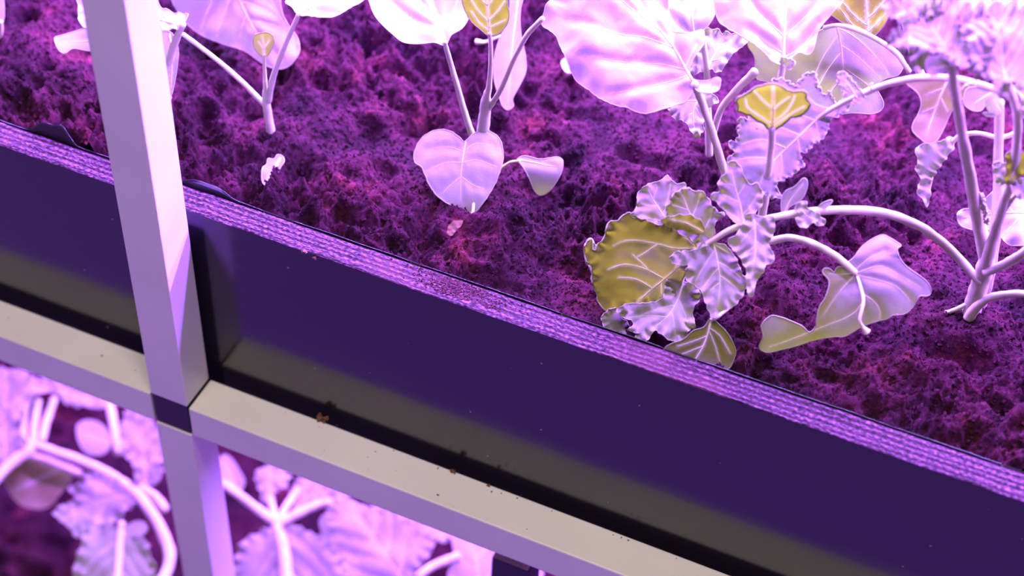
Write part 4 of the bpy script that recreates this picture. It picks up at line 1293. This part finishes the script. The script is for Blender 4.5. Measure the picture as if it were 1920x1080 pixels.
pl = low(-60, 1060, 'blurred frilly kale plant in the lower left corner of the photo')
leaf(pl, [(-40, 700), (10, 690), (50, 700), (95, 720), (70, 745), (50, 765), (35, 800), (48, 830), (35, 870), (0, 880), (-40, 850)], (10, 840, 'z', zz), (0, -.35, .93), midrib=[(10, 850), (5, 790), (15, 720)], auto=6, **ruf)
leaf(pl, [(95, 715), (140, 722), (200, 748), (205, 762), (160, 766), (115, 748)], (200, 760, 'z', zz - 0.02), UP, midrib=[(205, 758), (120, 732)], **ruf)
leaf(pl, [(145, 800), (160, 788), (185, 792), (205, 812), (208, 835), (192, 852), (165, 850), (148, 828)], (205, 820, 'z', zz), UP, midrib=[(205, 830), (165, 815)], wave=2, h=6)
for a, b in (((48, 755), (44, 835)), ((72, 752), (62, 828)), ((102, 748), (78, 826))):
    stem('petiole', pl, [a, ((a[0] + b[0]) / 2 - 2, (a[1] + b[1]) / 2), b], (3.0, 3.2), Z=zz)
stem('petiole', pl, [(205, 755), (212, 790), (222, 850)], (3.4, 3.4), Z=zz - 0.01)
stem('stem', pl, [(60, 840), (-10, 900), (-50, 1000), (-60, 1060)], (4, 4, 4.4, 4.6), Z=zz)

pl = low(560, 1240, 'blurred pink-white kale plant under the beam, just right of the lower post')
stem('petiole', pl, [(405, 900), (430, 915), (470, 945), (518, 980)], (3.4, 3.2, 3.4, 3.8), Z=zz)
stem('petiole', pl, [(518, 985), (530, 1020), (540, 1100), (550, 1200)], (3.8, 4.4, 5, 5), Z=zz)
stem('petiole', pl, [(520, 980), (540, 945), (560, 915)], (3.0, 2.6), Z=zz)
stem('petiole', pl, [(522, 982), (560, 962), (600, 945), (650, 935)], (3.6, 3.2), Z=zz)
stem('petiole', pl, [(518, 978), (508, 940), (500, 910)], (3.0, 2.4), Z=zz)
leaf(pl, [(415, 855), (432, 858), (450, 885), (458, 905), (445, 925), (425, 915), (412, 890)], (440, 920, 'z', zz), (0, -.35, .93), midrib=[(440, 920), (425, 870)], wave=2, h=6)
leaf(pl, [(482, 890), (500, 876), (530, 880), (548, 895), (530, 915), (512, 930), (498, 945), (486, 915)], (505, 935, 'z', zz), (0, -.35, .93), midrib=[(506, 935), (508, 890)], **ruf)
leaf(pl, [(550, 910), (580, 890), (620, 905), (660, 925), (640, 945), (600, 945), (565, 962), (548, 940)], (560, 930, 'z', zz), (0, -.35, .93), midrib=[(560, 935), (620, 920)], auto=3, **ruf)
leaf(pl, [(455, 1020), (490, 995), (520, 990), (560, 990), (595, 1005), (625, 1030), (650, 1070), (640, 1120), (560, 1160), (470, 1150), (440, 1080)], (528, 1000, 'z', zz), (0, -.35, .93), midrib=[(528, 995), (538, 1060), (545, 1140)], auto=6, **ruf)
leaf(pl, [(600, 980), (612, 962), (640, 955), (665, 965), (655, 1000), (640, 1020), (612, 1012)], (640, 1000, 'z', zz - 0.01), UP, wave=3, h=6)

pl = low(800, 1300, 'blurred bright kale plant behind the small black box under the beam')
leaf(pl, [(615, 960), (640, 935), (690, 950), (740, 965), (800, 990), (815, 1020), (790, 1060), (760, 1110), (690, 1130), (640, 1090), (625, 1030)], (760, 1090, 'z', zz), (0, -.35, .93), midrib=[(760, 1095), (715, 1030), (670, 965)], auto=6, **ruf)
leaf(pl, [(690, 930), (740, 940), (800, 965), (850, 990), (845, 1010), (800, 1010), (740, 985)], (840, 1000, 'z', zz - 0.03), UP, midrib=[(842, 1000), (760, 965)], **ruf)
leaf(pl, [(845, 985), (900, 1000), (960, 1035), (960, 1120), (880, 1140), (840, 1090), (852, 1040)], (900, 1130, 'z', zz), (0, -.3, .95), midrib=[(900, 1130), (895, 1060), (880, 1010)], auto=4, wave=3, h=6)
stem('petiole', pl, [(785, 1080), (810, 1062), (838, 1050), (860, 1042)], (3.0, 3.0), Z=zz + 0.01)
stem('stem', pl, [(760, 1090), (780, 1180), (800, 1300)], (4, 5), Z=zz)
leaf(pl, [(1000, 1060), (1018, 1066), (1012, 1110), (998, 1110)], (1008, 1108, 'z', zz), UP, h=6, vr=0)

# ------------------------------------------------------------------ small black box under the beam
c0 = PY(962, 1058, 0.030)
jb = empty('junction_box', (float(c0[0]), 0.040, float(c0[2]) - 0.03), 'small black box with a dusty brown top edge tucked under the beam', 'box')
xl = float(PY(922, 1046, 0.030)[0]); xr = xl + 0.0245
zt_ = float(PY(925, 1046, 0.030)[2])
bo = box('housing', xl, xr, 0.030, 0.052, zt_ - 0.045, zt_, M['joint'], jb, 0.001)
bo2 = box('top_edge', xl + 0.001, xr - 0.001, 0.0303, 0.0517, zt_ + 0.0001, zt_ + 0.0012, M['dusty'], jb, 0.0003)
bo2['label'] = 'dusty brown top edge'
box('bracket', xl + 0.006, xr - 0.006, 0.040, 0.050, zt_ + 0.0013, 0.0003, M['joint'], jb)

# ------------------------------------------------------------------ crumbs


def clump(name, c, r, seed, mat, parent=None, n=14, flat=0.6):
    rr = random.Random(seed)
    V, Fc = [], []
    for i in range(n):
        bm = bmesh.new()
        bmesh.ops.create_icosphere(bm, subdivisions=1, radius=1)
        s = r * rr.uniform(0.25, 0.6)
        off = np.array([rr.uniform(-1, 1) * r, rr.uniform(-.6, .6) * r, rr.uniform(0, 1) * r * flat])
        o_ = len(V)
        V += [np.array(v.co) * s * rr.uniform(0.6, 1.3) + off + np.array(c) for v in bm.verts]
        Fc += [tuple(v.index + o_ for v in f.verts) for f in bm.faces]
        bm.free()
    return link(name, make_mesh(name, V, Fc, False), M[mat], parent)


crumbs = [((605, 785), 0.0028, 'large brown soil crumb on the beam, nearest the black joint'),
          ((851, 883), 0.0014, 'small brown soil crumb on the back edge of the beam, farther from the joint'),
          ((917, 909), 0.0009, 'tiny soil crumb on the back edge of the beam, farthest from the joint')]
for i, ((a, b), r, lb) in enumerate(crumbs):
    c = PZ(a, b, 0.0)
    tag(clump('soil_crumb', c + np.array([0, -0.001, r * 0.3]), r, 40 + i, 'crumb'), lb, 'soil crumb')
for i, ((a, b), r, lb) in enumerate([((572, 473), 0.0016, 'reddish soil crumb stuck on the black panel just below its plywood edge, left one'), ((590, 483), 0.0012, 'reddish soil crumb stuck on the black panel just below its plywood edge, right one')]):
    c = PY(a, b, YP)
    tag(clump('soil_crumb', c + np.array([0, -0.0002, 0]), r, 50 + i, 'crumb', flat=0.8), lb, 'soil crumb')
# specks on the white beam
V, Fc = [], []
spk = [(191, 667, 1.1), (821, 928, 1.1), (988, 992, .6), (704, 847, .7), (690, 857, .5), (738, 845, .7), (821, 878, 1.0), (742, 883, .4), (922, 922, 1.0), (940, 925, .8), (970, 934, .9), (1035, 958, .7), (1150, 1003, .6), (1165, 1008, .8), (1178, 1013, 1.0),
       (16, 596, .6), (254, 694, .6), (640 + 1485 / 3 - 320, 0, 0), (535, 773, .5), (598, 800, .5), (608, 845, .4), (690, 880, .3), (1268, 1047, .6), (850, 950, .3)]
for (a, b, r) in spk:
    if r == 0:
        continue
    c = PZ(a, b, 0.0)
    bm = bmesh.new()
    bmesh.ops.create_icosphere(bm, subdivisions=1, radius=1)
    o_ = len(V)
    q = random.uniform(0.7, 1.5)
    V += [np.array([v.co.x * r * q, v.co.y * r / q, v.co.z * r * 0.25]) * MM * 0.7 + c for v in bm.verts]
    Fc += [tuple(v.index + o_ for v in f.verts) for f in bm.faces]
    bm.free()
sp = link('dirt_specks', make_mesh('dirt_specks', V, Fc, False), M['crumb'])
tag(sp, 'scattered dark dirt specks along the top of the white beam', 'dirt', kind='stuff')
# soil spilled over the plywood edge
V, Fc = [], []
for i in range(1500):
    t = random.gauss(0, 1)
    a = 862 + t * 34
    c = PZ(a, 545 + (a - 862) * 0.345 + random.uniform(-17, 16), ZB)
    if not (YP < c[1] < YP + TP + 0.002):
        continue
    r = random.uniform(0.15, 0.6) * MM
    bm = bmesh.new()
    bmesh.ops.create_icosphere(bm, subdivisions=1, radius=r)
    o_ = len(V)
    V += [np.array(v.co) * random.uniform(0.6, 1.3) + c + np.array([0, 0, r * 0.4]) for v in bm.verts]
    Fc += [tuple(v.index + o_ for v in f.verts) for f in bm.faces]
    bm.free()
sp = link('spilled_soil', make_mesh('spilled_soil', V, Fc, False), M['spill'])
tag(sp, 'thin spill of reddish soil over the middle of the plywood edge', 'soil', kind='stuff')

# ------------------------------------------------------------------ grow light housings above the lamps
for zt, lb in ((PITCH, 'overhead'), (0.0, 'lower')):
    for k, gy in enumerate(GROW_Y):
        t = empty('grow_light', (0.2, gy, zt - 0.02), ('slim grow light batten over the soil, %s row' if zt else 'slim grow light batten under the black box, %s row') % ('front', 'middle', 'back')[k], 'lamp')
        box('housing', -0.42 if zt else -0.62, 0.92 if zt else 0.72, gy - 0.014, gy + 0.014, zt - 0.058, zt - 0.030, M['metal'], t, 0.002)
        for hx in (-0.2, 0.7):
            box('hanger', hx - 0.003, hx + 0.003, gy - 0.003, gy + 0.003, zt - 0.0302, zt + 0.0004, M['joint'], t)
